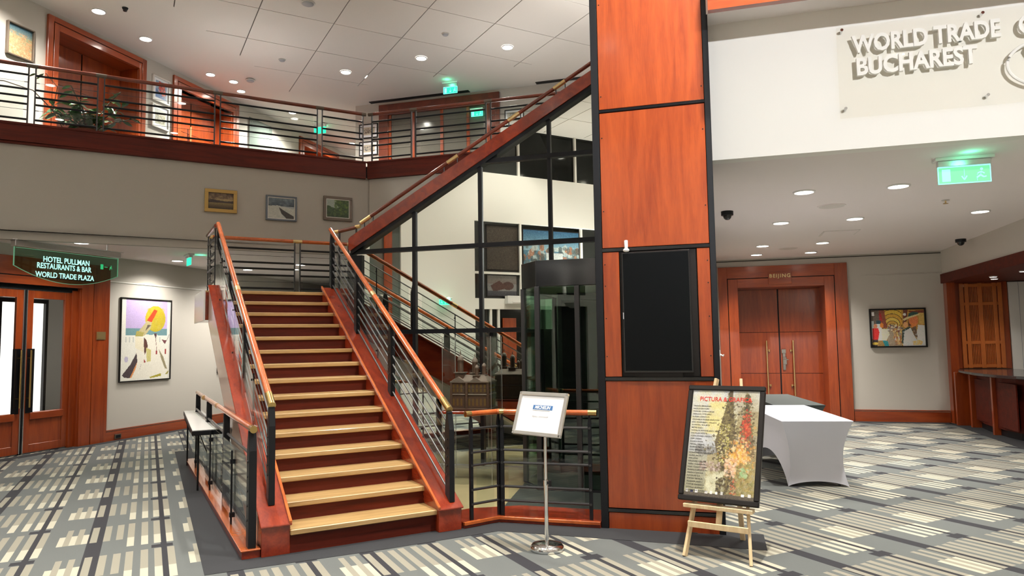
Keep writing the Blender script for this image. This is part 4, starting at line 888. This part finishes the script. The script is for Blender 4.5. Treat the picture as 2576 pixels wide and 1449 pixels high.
def man(x,y,z,s,mat='exit_bright'):
    # running figure pictogram, arrow and doorway, facing -y
    mb=MB()
    def st(p,q_,w): mb.bar((x+p[0]*s,y,z+p[1]*s),(x+q_[0]*s,y,z+q_[1]*s),.0015,w*s)
    st((.0,.35),(.05,.62),.16); st((.0,.36),(-.22,.2),.10); st((-.22,.2),(-.2,-.02),.09); st((.02,.36),(.2,.22),.10); st((.2,.22),(.36,.26),.08); st((.06,.6),(.26,.46),.07); st((.05,.6),(-.16,.5),.07); st((-.16,.5),(-.2,.36),.06)
    mb.tube([(x+.09*s,y-.0008,z+.78*s),(x+.09*s,y+.0008,z+.78*s)],.09*s,12); return mb
T.part('pictogram',MB().box(1.385,1.435,-.009,-.0075,2.955,3.035).box(1.455,1.51,-.009,-.0075,2.99,3.0).add(*(lambda m_:(m_.v,m_.f))(man(1.57,-.0085,2.955,.085))),'sign_exit',parent=gl,kind='stuff')
# ------------------------------------------------------------------ lit exit signs
def exit_sign(label,fr,u,n,z,w,h,drop,rot=0,thick=.012,style=0):
    T=Thing('exit_sign',label,'sign',fr,(u,n,z),rot=rot); b=T.base; T.base=(0,0,0)
    T.part('mount',MB().box(-w*.56,w*.56,-.055,.055,-.03,0),'white_plastic',bev=.004) ; T.part('lamp_bar',MB().box(-w*.5,w*.5,-.03,.03,-drop,-.03),'aluminium',bev=.003)
    T.part('panel',MB().box(-w/2,w/2,-thick/2,thick/2,-drop-h,-drop),'exit_green' if not style else 'exit_pale')
    k=MB(); y=-thick/2-.001
    for a in ((-w/2,w/2,-drop-h,-drop-h+.008),(-w/2,w/2,-drop-.008,-drop),(-w/2,-w/2+.008,-drop-h,-drop),(w/2-.008,w/2,-drop-h,-drop)): k.box(a[0],a[1],y,y+.001,a[2],a[3])
    k.box(-w*.42,-w*.26,y,y+.001,-drop-h*.85,-drop-h*.15)
    k.bar((0,y,-drop-h*.2),(0,y,-drop-h*.75),.001,.012 if not style else .014); k.bar((0,y,-drop-h*.8),(-.022,y,-drop-h*.58),.001,.01).bar((0,y,-drop-h*.8),(.022,y,-drop-h*.58),.001,.01)
    m_=man(w*.30,y,-drop-h*.88,h*.82); k.add(m_.v,m_.f); T.part('pictogram',k,'exit_bright',kind='stuff')
    ld=bpy.data.lights.new('exit_glow','POINT'); ld.energy=.6; ld.color=(.1,1,.5); ld.shadow_soft_size=.05; lo=bpy.data.objects.new('glow',ld); COL.objects.link(lo); lo.parent=T.e; lo.location=(0,-.2,-.05)
    T.base=b; return T
exit_sign('green lit exit sign hanging from the low ceiling at top right',B,2.31,7.45,LZ,.44,.165,.085,style=1)
exit_sign('green lit exit sign on the high ceiling above the dark red doorway',B,-5.43,14.3,CZ,.33,.15,.10)
exit_sign('green lit exit sign hanging over the gallery corridor on the left',L,5.6,-.9,CZ,.35,.17,.10,rot=R(90))
exit_sign('small green exit sign edge on, under the gallery beside the glass sign',L,.29,-1.53,LZ,.30,.13,.07,rot=R(54))
T=exit_sign('added green exit sign standing in for a reflection in the dark red doorway',B,-5.04,14.97,7.03,.28,.13,.05)  # added sign in place of the ceiling exit sign's reflection in the panes
T=exit_sign('green exit sign on the front wall, seen only in the mirror glass',S,FU+.10,-.41,2.82,.32,.13,.05,rot=R(90))
# ------------------------------------------------------------------ raised lettering panel on the white wall
T=Thing('lettered_panel','clear acrylic panel with raised white world trade letters on the white wall','sign',B,(2.3,6.75,3.63))
y=6.70
T.part('panel',MB().box(1.145,3.75,y,y+.012,3.63,4.46),'wall_acrylic',bev=.003)
for x in (1.19,2.29,3.4):
    for z in (3.715,4.43): T.part('stud',MB().tube([(x,y-.018,z),(x,6.748,z)],.013,12),'chrome',smooth=True)
def letters(s_,x,z,sz,sx): T.part('letters',text_mb(s_,sz,.016,bold=.007,sx=sx).mapped(lambda a,b_,c:(x+a,y-.017-c,z+b_)),'wall_white')
letters('WORLD TRADE',1.27,4.205,.212,.755); letters('CENTER',2.535,4.205,.212,.755); letters('BUCHAREST',1.285,4.0,.212,.80)
ov=[(2.745+.305*math.cos(t),y-.02,3.945+.20*math.sin(t)) for t in np.linspace(0,2*math.pi,37)]
T.part('emblem_ring',MB().tube(ov,.014,8,False),'wall_white',smooth=True); T.part('emblem_globe',MB().lathe([(.001,-.07),(.047,-.055),(.07,0),(.047,.055),(.001,.07)],(2.65,0,4.07),20).mapped(lambda a,b_,c:(a,y-.02+b_*.2,c)),'wall_white',smooth=True)
# ------------------------------------------------------------------ right-hand counter, lattice, ceiling fittings
q=[(4.47,15.45),(4.37,15.05),(4.31,14.5),(4.29,14.1),(4.31,13.6),(4.37,13.2),(4.50,12.8),(4.72,12.4),(5.0,12.05)]
T=Thing('counter','curved reception counter with dark stone top and red wooden front at the right','counter',B,(4.8,14,0))
T.part('worktop',MB().prism(q+[(5.5,12.05),(5.5,15.45)],'z',1.0,1.045),'granite',bev=.006)
fr_=[(x+.26,yy) for x,yy in q]
T.part('front_panel',MB().prism(fr_+[(x+.04,yy) for x,yy in fr_[::-1]],'z',.12,1.0),'cherry_dark'); T.part('plinth',MB().prism([(x+.04,yy) for x,yy in fr_]+[(x+.09,yy) for x,yy in fr_[::-1]],'z',0,.12),'black_metal')
for yy,xx in ((15.25,4.45),(14.95,4.60),(13.88,4.60),(12.9,4.78)): T.part('rib',MB().box(xx-.10,xx+.22,yy-.035,yy+.035,0,1.0),'cherry',bev=.004)
for a,b_ in ((14.85,14.0),(13.78,13.0)): T.part('inset_panel',MB().box(4.555,4.575,b_,a,.16,.9),'cherry_dark')
T=Thing('lattice_panel','glowing orange wooden lattice screen above the counter on the right','screen',B,(5.0,15.6,1.05))
T.part('backing',MB().box(4.53,5.45,15.64,15.69,1.05,2.72),'cherry'); 
for x in (4.66,4.75,4.98,5.22,5.31): T.part('stile',MB().box(x-.035,x+.035,15.60,15.64,1.06,2.70),'lattice_wood',bev=.003)
for z in (1.10,1.55,2.30,2.66): T.part('rail',MB().box(4.63,5.34,15.605,15.64,z-.03,z+.03),'lattice_wood',bev=.003)
for x0_ in (4.80,5.03):
    for i in range(6): T.part('slat',MB().box(x0_+i*.027,x0_+i*.027+.012,15.615,15.64,1.08,2.68),'lattice_wood')
T=Thing('back_panel','pale back panel of the counter niche right of the lattice screen','panel',B,(5.8,15.6,0))
T.part('sheet',MB().box(5.46,6.09,15.60,15.64,0,2.70),'wall_white'); T.part('joint',MB().box(5.62,5.626,15.596,15.60,1.05,2.7),'grey_ink')
def dome(label,fr,u,n,z,r=.075):
    T=Thing('dome_camera',label,'camera',fr,(u,n,z)); T.part('base',MB().lathe([(r,-.055),(r*1.05,-.05),(r*1.05,0)],(u,n,z),24),'black_metal',smooth=True)
    T.part('dome',MB().lathe([(.004,-.115),(r*.35,-.11),(r*.62,-.09),(r*.75,-.055)],(u,n,z),24),'black_gloss',smooth=True)
dome('black dome camera on the low ceiling beside the wood column',B,.22,9.63,LZ); dome('small black dome camera on the corridor ceiling near the right wall',B,4.2,13.92,LZ,.08)
for lb,b_,n_,r_ in (('round ceiling speaker grille between the first two rows of corridor lights',1.5,9.7,.16),('round ceiling speaker grille near the corridor end door',1.39,14.08,.16)): 
    T=Thing('ceiling_speaker',lb,'speaker',B,(b_,n_,LZ)); T.part('rim',MB().lathe([(r_,-.008),(r_*1.06,-.008),(r_*1.06,0)],(b_,n_,LZ),28),'soffit_paint'); T.part('grille',MB().lathe([(r_*.97,-.009),(r_*.97,-.001)],(b_,n_,LZ),28),'frame_white')
T=Thing('access_hatch','flush rectangular access hatch in the corridor ceiling','hatch',B,(1.99,12.29,LZ)); T.part('frame',MB().box(1.72,2.26,12.0,12.58,LZ-.006,LZ-.001),'frame_white'); T.part('lid',MB().box(1.74,2.24,12.02,12.56,LZ-.011,LZ-.006),'soffit_paint')
T=Thing('sprinkler','tiny pendent sprinkler head in the corridor ceiling','sprinkler',B,(2.81,9.77,LZ)); T.part('rose',MB().lathe([(.045,-.01),(.045,-.001)],(2.81,9.77,LZ),16),'frame_white'); T.part('head',MB().lathe([(.012,-.05),(.03,-.048),(.03,-.044),(.01,-.04),(.01,-.01)],(2.81,9.77,LZ),12),'brass_soft')
for lb,x0_,x1_ in (('long black linear air slot in the ceiling above the dark red doorway',-7.72,-5.21),('short black linear air slot in the ceiling, right of the long one',-3.63,-1.9)):
    T=Thing('air_slot',lb,'vent',B,((x0_+x1_)/2,14.93,CZ)); T.part('frame',MB().box(x0_,x1_,14.86,14.99,CZ-.012,CZ-.001),'frame_black'); T.part('blade',MB().box(x0_+.02,x1_-.02,14.92,14.93,CZ-.02,CZ-.012),'gun_metal')
for lb,x,yy,r_ in (('round smoke detector near the top of the hall ceiling',-3.36,11.45,.12),('small smoke detector on the ceiling between the two right downlights',-1.17,12.71,.07),('small round detector on the ceiling left of the three downlights',-4.56,13.79,.07),('small round detector on the gallery ceiling past the second door',-5.6,14.87,.10)):
    T=Thing('smoke_detector',lb,'detector',W,(x,yy,CZ)); T.part('base',MB().lathe([(r_,-.035),(r_,-.022)],(x,yy,CZ),20),'frame_white'); T.part('cap',MB().lathe([(r_*.6,-.06),(r_*.75,-.05),(r_*.8,-.035)],(x,yy,CZ),20),'grey_ink',smooth=True)
T=Thing('dome_camera','tiny black dome camera on the ceiling beside the top left downlights','camera',W,(-6.5,11.57,CZ)); T.part('base',MB().lathe([(.04,-.03),(.05,-.001)],(-6.5,11.57,CZ),16),'black_metal'); T.part('dome',MB().lathe([(.005,-.07),(.03,-.06),(.035,-.03)],(-6.5,11.57,CZ),16),'black_gloss',smooth=True)
T=Thing('socket','small dark power socket in the red baseboard left','socket',L,(.27,-.03,.05)); T.part('plate',MB().box(.20,.34,-.045,-.031,.03,.11),'frame_brown'); T.part('insert',MB().box(.22,.32,-.05,-.045,.045,.095),'black_metal')
# ------------------------------------------------------------------ pictures
# 1 large beach painting
P=Paint(100,150,(236,235,226)); P.rect(.09,.0,.93,.36,(196,176,224)).rect(.09,.36,.93,.45,(112,152,160)).rect(.09,.45,.93,.47,(236,236,230))
P.ell(.68,.235,.21,.165,(196,176,46)).blobs(50,.52,.1,.85,.38,[(206,190,50),(188,164,40),(200,182,80)],.02,.05,.4)
P.poly([(.58,.44),(.72,.43),(.9,.78),(.98,.92),(.75,.97),(.25,.985),(.12,.95),(.3,.75),(.30,.55),(.4,.42)],(238,234,222)).poly([(.31,.66),(.33,.77),(.22,.97),(.08,.96),(.04,.93),(.2,.8)],(74,62,66)).poly([(.33,.77),(.30,.86),(.22,.97),(.19,.97)],(222,150,90))
P.poly([(.50,.27),(.62,.24),(.58,.36),(.48,.44),(.42,.46),(.30,.45),(.36,.38)],(196,184,140)).poly([(.52,.31),(.59,.32),(.5,.38),(.47,.40)],(104,90,84)).poly([(.30,.39),(.45,.41),(.42,.46),(.28,.46)],(176,166,92)).poly([(.65,.115),(.72,.13),(.60,.28),(.50,.26)],(216,72,36)).poly([(.28,.46),(.42,.48),(.46,.58),(.45,.66),(.34,.62),(.28,.60)],(238,230,206))
P.poly([(.45,.47),(.50,.50),(.53,.57),(.52,.63),(.47,.69),(.45,.56)],(96,60,52)).poly([(.50,.60),(.60,.63),(.60,.77),(.52,.78)],(206,198,130)).poly([(.66,.42),(.71,.42),(.70,.50),(.66,.44)],(82,58,66)).line([(.69,.48),(.71,.58),(.72,.68)],.008,(120,60,50)).poly([(.70,.64),(.735,.64),(.73,.69),(.70,.69)],(150,40,44)).line([(.48,.68),(.48,.78)],.008,(150,90,60)).poly([(.46,.74),(.50,.78),(.46,.79)],(150,40,44)).line([(.41,.66),(.41,.80),(.38,.87)],.006,(170,160,160))
P.poly([(.82,.50),(.93,.51),(.89,.56)],(110,60,66)).line([(.91,.54),(.91,.72)],.01,(196,110,70)).poly([(.89,.62),(.92,.62),(.92,.69),(.89,.69)],(160,44,44)).line([(.93,.51),(.98,.43)],.008,(120,110,110)).ell(.115,.74,.04,.035,(196,190,214)).poly([(.76,.62),(.86,.72),(.95,.88),(.90,.87),(.82,.75)],(150,140,110)).poly([(.58,.97),(.82,.93),(.82,.965),(.6,.985)],(170,160,50)).poly([(.9,.95),(.98,.90),(.97,.94)],(150,140,60))
for x in (.1,.17,.24,.78): P.line([(x,.47),(x,.53)],.012,(196,200,196))
P.noise(4)
picture('painting','tall beach painting with yellow ball and dripping hand on the left wall',L,.27,-.002,1.047,1.27,1.593,.022,'frame_black',P)
P=Paint(30,60,(230,234,236)); P.grad(0,1,(200,214,224),(240,240,236)).noise(6); picture('painting','framed white picture mostly hidden behind the left stair railing',L,2.93,-.002,1.10,.9,1.45,.025,'frame_black',P)
# 2 market arcade painting on the right
P=Paint(120,84,(150,120,70)); P.rect(0,0,1,.62,(168,130,58)).poly([(.18,0),(.9,0),(.62,.5),(.36,.5)],(196,156,60))
for i,(r_,c) in enumerate(((.24,(206,168,66)),(.185,(190,146,56)),(.14,(214,176,84)),(.10,(186,146,66)),(.07,(206,176,100)))): P.ell(.40,.30+.045*i,r_+.012,(r_+.012)*1.25,(86,56,26)).ell(.40,.30+.045*i,r_,r_*1.25,c)
P.rect(.3,.48,.56,1,(150,136,116)).poly([(.16,0),(.26,0),(.30,.5),(.16,.5)],(126,66,50)).poly([(.14,.08),(.2,.08),(.22,.3),(.15,.32)],(150,40,40)).rect(0,0,.16,.45,(92,82,74)).rect(.02,.05,.07,.16,(226,236,236)).rect(0,.3,.05,.8,(190,206,210)).rect(.1,.29,.18,.38,(40,66,78)).rect(.1,.38,.2,.85,(210,214,214))
P.ell(.08,.44,.035,.06,(190,126,96)).poly([(.02,.5),(.13,.5),(.15,.62),(.12,.82),(.02,.82)],(206,44,44)).poly([(.02,.82),(.12,.82),(.1,1),(0,1)],(58,44,50)).ell(.2,.42,.035,.07,(206,120,50)).poly([(.19,.52),(.32,.52),(.34,.68),(.28,.84),(.19,.84)],(216,210,184)).poly([(.2,.84),(.3,.86),(.32,1),(.24,1)],(40,130,140)).ell(.06,.93,.06,.04,(206,170,70))
P.blobs(60,.3,.42,.62,.6,[(214,204,186),(150,110,80),(120,60,56),(90,90,96)],.01,.025,.8).rect(.43,.72,.53,.88,(226,220,214)).rect(.47,.74,.50,.86,(110,40,60)).blobs(60,.42,.52,.6,.95,[(150,96,70),(190,150,100),(206,186,120),(150,90,40)],.01,.03,.7)
P.rect(.58,0,1,.5,(170,126,56)).poly([(.62,.0),(.7,0),(.68,.3),(.6,.4)],(96,50,40)).poly([(.7,.04),(1,.02),(1,.14),(.8,.12)],(110,50,36)).ell(.64,.13,.03,.035,(230,222,210)).rect(.9,.1,1,.4,(180,150,80))
P.poly([(.58,.56),(.72,.46),(.78,.56),(.74,.72),(.6,1),(.56,.9)],(52,66,62)).ell(.80,.30,.085,.17,(196,112,66)).poly([(.74,.36),(.86,.4),(.84,.5),(.76,.5)],(206,120,60)).poly([(.70,.24),(.72,.38),(.76,.44),(.70,.46)],(90,50,40)).poly([(.60,.26),(.70,.19),(.90,.11),(.92,.15),(.72,.24),(.62,.31)],(190,176,130)).poly([(.70,.20),(.72,.10),(.80,.06),(.89,.08),(.90,.12)],(40,66,60)).ell(.65,.42,.045,.08,(206,150,100))
P.poly([(.62,.6),(.74,.5),(.80,.72),(.9,1),(.58,1)],(206,214,214)).poly([(.88,.42),(1,.44),(1,1),(.86,1),(.84,.7)],(206,212,204)).poly([(.76,.5),(.84,.46),(.86,.78),(.8,.72)],(96,76,58)).poly([(.76,.88),(.88,.84),(.95,.88),(.94,.97),(.78,.98)],(226,176,110)).blobs(60,.6,.55,.98,1,[(184,196,206),(220,224,216),(176,186,190)],.008,.02,.5).noise(9); P.a=np.clip(P.a*1.22+.04,0,1)
picture('painting','bright market arcade painting with a man in a hat on the right wall',B,3.02,15.698,1.47,1.02,.78,.03,'frame_black',P,depth=.05)
# 3 three small landscapes on the bulkhead
P=Paint(64,48,(90,72,50)); P.grad(0,.35,(60,44,36),(120,98,70)).grad(.35,.55,(150,130,90),(150,130,92)).poly([(0,.38),(.3,.45),(.7,.5),(1,.46),(1,.6),(.6,.58),(0,.62)],(56,44,44)).grad(.62,1,(130,112,70),(50,38,30)).blobs(80,0,0,1,.4,[(120,100,80),(60,46,40),(160,140,100)],.03,.1,.3).noise(6)
picture('painting','brown moorland landscape in a wide gold frame, left of the three',S,-1.415,5.752,3.84,.485,.37,.055,'frame_gold',P)
P=Paint(64,56,(150,156,160)); P.grad(0,.4,(96,108,118),(50,62,70)).poly([(0,.4),(.35,.36),(1,.5),(1,1),(0,1)],(176,178,170)).poly([(.4,.44),(.6,.6),(.98,.86),(.98,1),(.7,1),(.5,.75)],(52,46,46)).blobs(90,0,.5,1,1,[(190,190,180),(160,164,160)],.02,.06,.3).poly([(.4,.44),(.6,.6),(.98,.86),(.98,1),(.7,1),(.5,.75)],(56,50,48)).blobs(50,0,.0,1,.35,[(80,94,110),(130,140,146)],.03,.08,.3).noise(6)
picture('painting','snowy stream landscape in a blue grey frame, middle of the three',S,-.48,5.752,3.77,.50,.42,.028,'frame_blue',P,inner='frame_white')
P=Paint(60,52,(60,80,40)); P.grad(0,1,(60,84,44),(40,58,28)).poly([(0,0),(.45,0),(.42,.25),(.55,.42),(.3,.48),(.1,.34),(0,.36)],(150,160,150)).blobs(160,.35,0,1,.8,[(60,90,34),(96,120,44),(36,54,24),(80,96,40)],.02,.06,.5).blobs(80,0,.45,.6,1,[(50,76,44),(86,104,60),(30,46,28)],.02,.07,.5).noise(6)
picture('painting','green woodland landscape in a silver frame, right of the three',S,.47,5.752,3.84,.50,.42,.045,'frame_brown',P,inner='frame_white')
# 4 gallery pictures
P=Paint(50,60,(170,160,130)); P.grad(0,.3,(70,110,130),(140,150,140)).grad(.3,1,(170,160,120),(176,120,84)).blobs(300,0,.2,1,1,[(190,176,140),(176,130,90),(140,150,120),(200,150,110)],.02,.05,.5).noise(8)
picture('painting','tilted beach coloured painting at the far left of the gallery wall',L,-2.10,-.003,6.40,.46,.54,.022,'frame_brown',P,depth=.06)
P=Paint(50,50,(120,150,180)); P.poly([(.3,0),(.8,.1),(.95,.7),(.5,.9),(.3,.5)],(190,56,46)).poly([(0,.5),(.3,.6),(.9,1),(0,1)],(70,110,170)).poly([(.0,0),(.3,0),(.3,.4),(0,.5)],(140,170,196)).blobs(60,.2,.1,.9,.9,[(206,80,60),(60,60,90),(220,150,120)],.02,.06,.6).noise(6)
picture('picture','upper white framed red and blue picture between the gallery doors',L,.90,-.003,6.64,.46,.52,.035,'frame_white',P,mount=.05)
P=Paint(50,50,(176,176,164)); P.grad(0,.5,(180,186,190),(176,172,150)).blobs(90,.1,.4,.9,.9,[(120,116,90),(150,140,90),(96,96,84)],.02,.05,.6).noise(6)
picture('picture','lower white framed townscape picture between the gallery doors',L,.90,-.003,6.10,.46,.48,.035,'frame_white',P,mount=.05)
for lb,z0,h_,c in (('upper black framed sketch beside the dark red doorway',6.62,.35,(90,76,66)),('lower small framed sketch beside the dark red doorway',6.20,.34,(70,80,90))):
    P=Paint(40,30,(206,198,180)); P.blobs(70,.15,.2,.85,.8,[c,(120,110,100),(160,150,140)],.02,.06,.6).noise(6); picture('picture',lb,B,-8.06,15.048,z0,.49,h_,.02,'frame_black',P,mount=.06)
P=Paint(40,24,(190,186,176)); P.blobs(60,.2,.2,.8,.8,[(80,80,80),(120,116,110)],.02,.06,.6).noise(6); picture('picture','small black framed sketch right of the dark red doorway',B,-4.40,15.048,6.70,.45,.24,.02,'frame_black',P,mount=.04)
T=Thing('glass_board','large frameless greenish glass board on the gallery corridor wall','board',L,(4.3,-.03,5.6)); T.part('sheet',MB().box(3.9,4.78,-.035,-.022,5.5,7.2),'grey_pane'); 
k=MB(); 
for s_ in (4.0,4.68):
    for z in (5.6,7.1): k.tube([(s_,-.04,z),(s_,-.002,z)],.014,10)
T.part('stud',k,'chrome',kind='stuff')
# pictures behind the front-wall windows, seen in the mirror glass
def fpic(name,label,n0,n1,z0,z1,P):
    T=Thing(name,label,'painting',S,(FU-.06,(n0+n1)/2,z0)); T.part('frame',MB().box(FU-.075,FU-.062,n0-.03,n1+.03,z0-.03,z1+.03),'frame_black')
    me=canvas_mesh('canvas',P,n1-n0,z1-z0,(0,0,0),fn=lambda x,yy,z:(FU-.06-T.base[0],n0+x-T.base[1],z0+z-T.base[2])); o=bpy.data.objects.new('canvas',me); COL.objects.link(o); o.parent=T.e
P=Paint(80,50,(70,110,130)); P.grad(0,.5,(40,86,120),(130,160,170)).blobs(120,0,.4,1,1,[(80,90,90),(170,176,170),(60,70,70),(150,90,60)],.02,.06,.7).rect(.3,.55,.6,.85,(170,176,176)).noise(7)
fpic('painting','blue townscape painting behind the front window, seen in the mirror glass',-4.58,-2.78,3.6,4.72,P)
P=Paint(40,50,(60,52,44)); P.noise(6); fpic('painting','dark brown picture behind the front window, seen in the mirror glass',-2.6,-1.68,3.6,4.75,P)
P=Paint(60,40,(120,120,120)); P.grad(0,.4,(140,140,140),(110,100,96)).ell(.3,.5,.2,.2,(70,46,40)).poly([(.3,.6),(.6,.25),(.9,.5),(.8,.8)],(76,50,44)).grad(.75,1,(70,70,76),(50,50,56)).noise(6); fpic('painting','grey rocks seascape behind the front window, seen in the mirror glass',-2.55,-1.68,2.9,3.44,P)
# ------------------------------------------------------------------ plant on the gallery
T=Thing('potted_plant','leafy green potted plant on the gallery in front of the left door','plant',S,(-3.05,6.42,MF))
T.part('pot',MB().lathe([(.11,0),(.15,.02),(.17,.24),(.185,.26),(.16,.26),(.14,.2)],(-3.05,6.42,MF),24),'clay',smooth=True); T.part('soil',MB().lathe([(.14,.19),(.14,.2)],(-3.05,6.42,MF),20),'stem_brown')
leaf=MB(); prof=[(0,0),(.35,.16),(.7,.30),(1,.36),(1.4,.32),(1.8,.16),(2.1,0)]
for i in range(6):
    (a,wa),(b_,wb_)=prof[i],prof[i+1]; z_=lambda t:-.10*(t/2.1)**2*2.1
    leaf.add([(a*.07,-wa*.075,z_(a)*.07+abs(wa)*.02),(a*.07,0,z_(a)*.07),(b_*.07,0,z_(b_)*.07),(b_*.07,-wb_*.075,z_(b_)*.07+abs(wb_)*.02)],[(0,1,2,3)]); leaf.add([(a*.07,wa*.075,z_(a)*.07+abs(wa)*.02),(a*.07,0,z_(a)*.07),(b_*.07,0,z_(b_)*.07),(b_*.07,wb_*.075,z_(b_)*.07+abs(wb_)*.02)],[(3,2,1,0)])
lm=mesh('leaf',leaf,'leaf_green'); cnt=0
for j in range(13):
    th=rng.uniform(0,6.28); r_=rng.uniform(.12,.55); hh=rng.uniform(.35,.95); pts=[Vector((-3.05+.05*math.cos(th),6.42+.05*math.sin(th),MF+.18))]
    for t in (.35,.7,1): pts.append(Vector((-3.05+r_*t**1.3*math.cos(th)*(1.15),6.42+r_*t**1.3*math.sin(th)*.5,MF+.18+hh*t-.12*t*t)))
    T.part('stem',MB().tube(pts,.008,6),'stem_brown')
    for p in range(14):
        t=rng.uniform(.25,1)*3; k0=min(2,int(t)); c=pts[k0].lerp(pts[k0+1],t-k0)
        o=bpy.data.objects.new('leaf',lm); COL.objects.link(o); o.parent=T.e; o.location=(c.x-T.base[0],c.y-T.base[1],c.z-T.base[2]); o.rotation_euler=(rng.uniform(-.6,.6),rng.uniform(-.5,.7),rng.uniform(0,6.28)); s_=rng.uniform(1.0,1.8); o.scale=(s_,s_,s_)
T=Thing('dry_branch','single long arching dry branch leaning over the gallery railing','plant',S,(-3.35,6.05,MF))
T.part('pot',MB().lathe([(.07,0),(.09,.01),(.10,.15),(.09,.15)],(-3.35,6.05,MF),20),'clay',smooth=True)
bp_=[(-3.35,6.05,MF+.12),(-3.5,6.0,5.25),(-3.75,5.95,5.5),(-4.1,5.93,5.58),(-4.4,5.92,5.55)]
T.part('branch',MB().tube(bp_,.008,6),'stem_brown'); T.part('twig',MB().tube([(-3.5,6,5.25),(-3.45,5.95,5.6),(-3.6,5.93,5.78)],.006,6),'stem_brown')
for i,(x,z) in enumerate(((-3.62,5.78),(-3.70,5.76),(-3.66,5.72))): 
    o=bpy.data.objects.new('leaf',lm); COL.objects.link(o); o.parent=T.e; o.location=(x+3.35,-.1,z-MF); o.rotation_euler=(.4*i,.5,2.5+i)
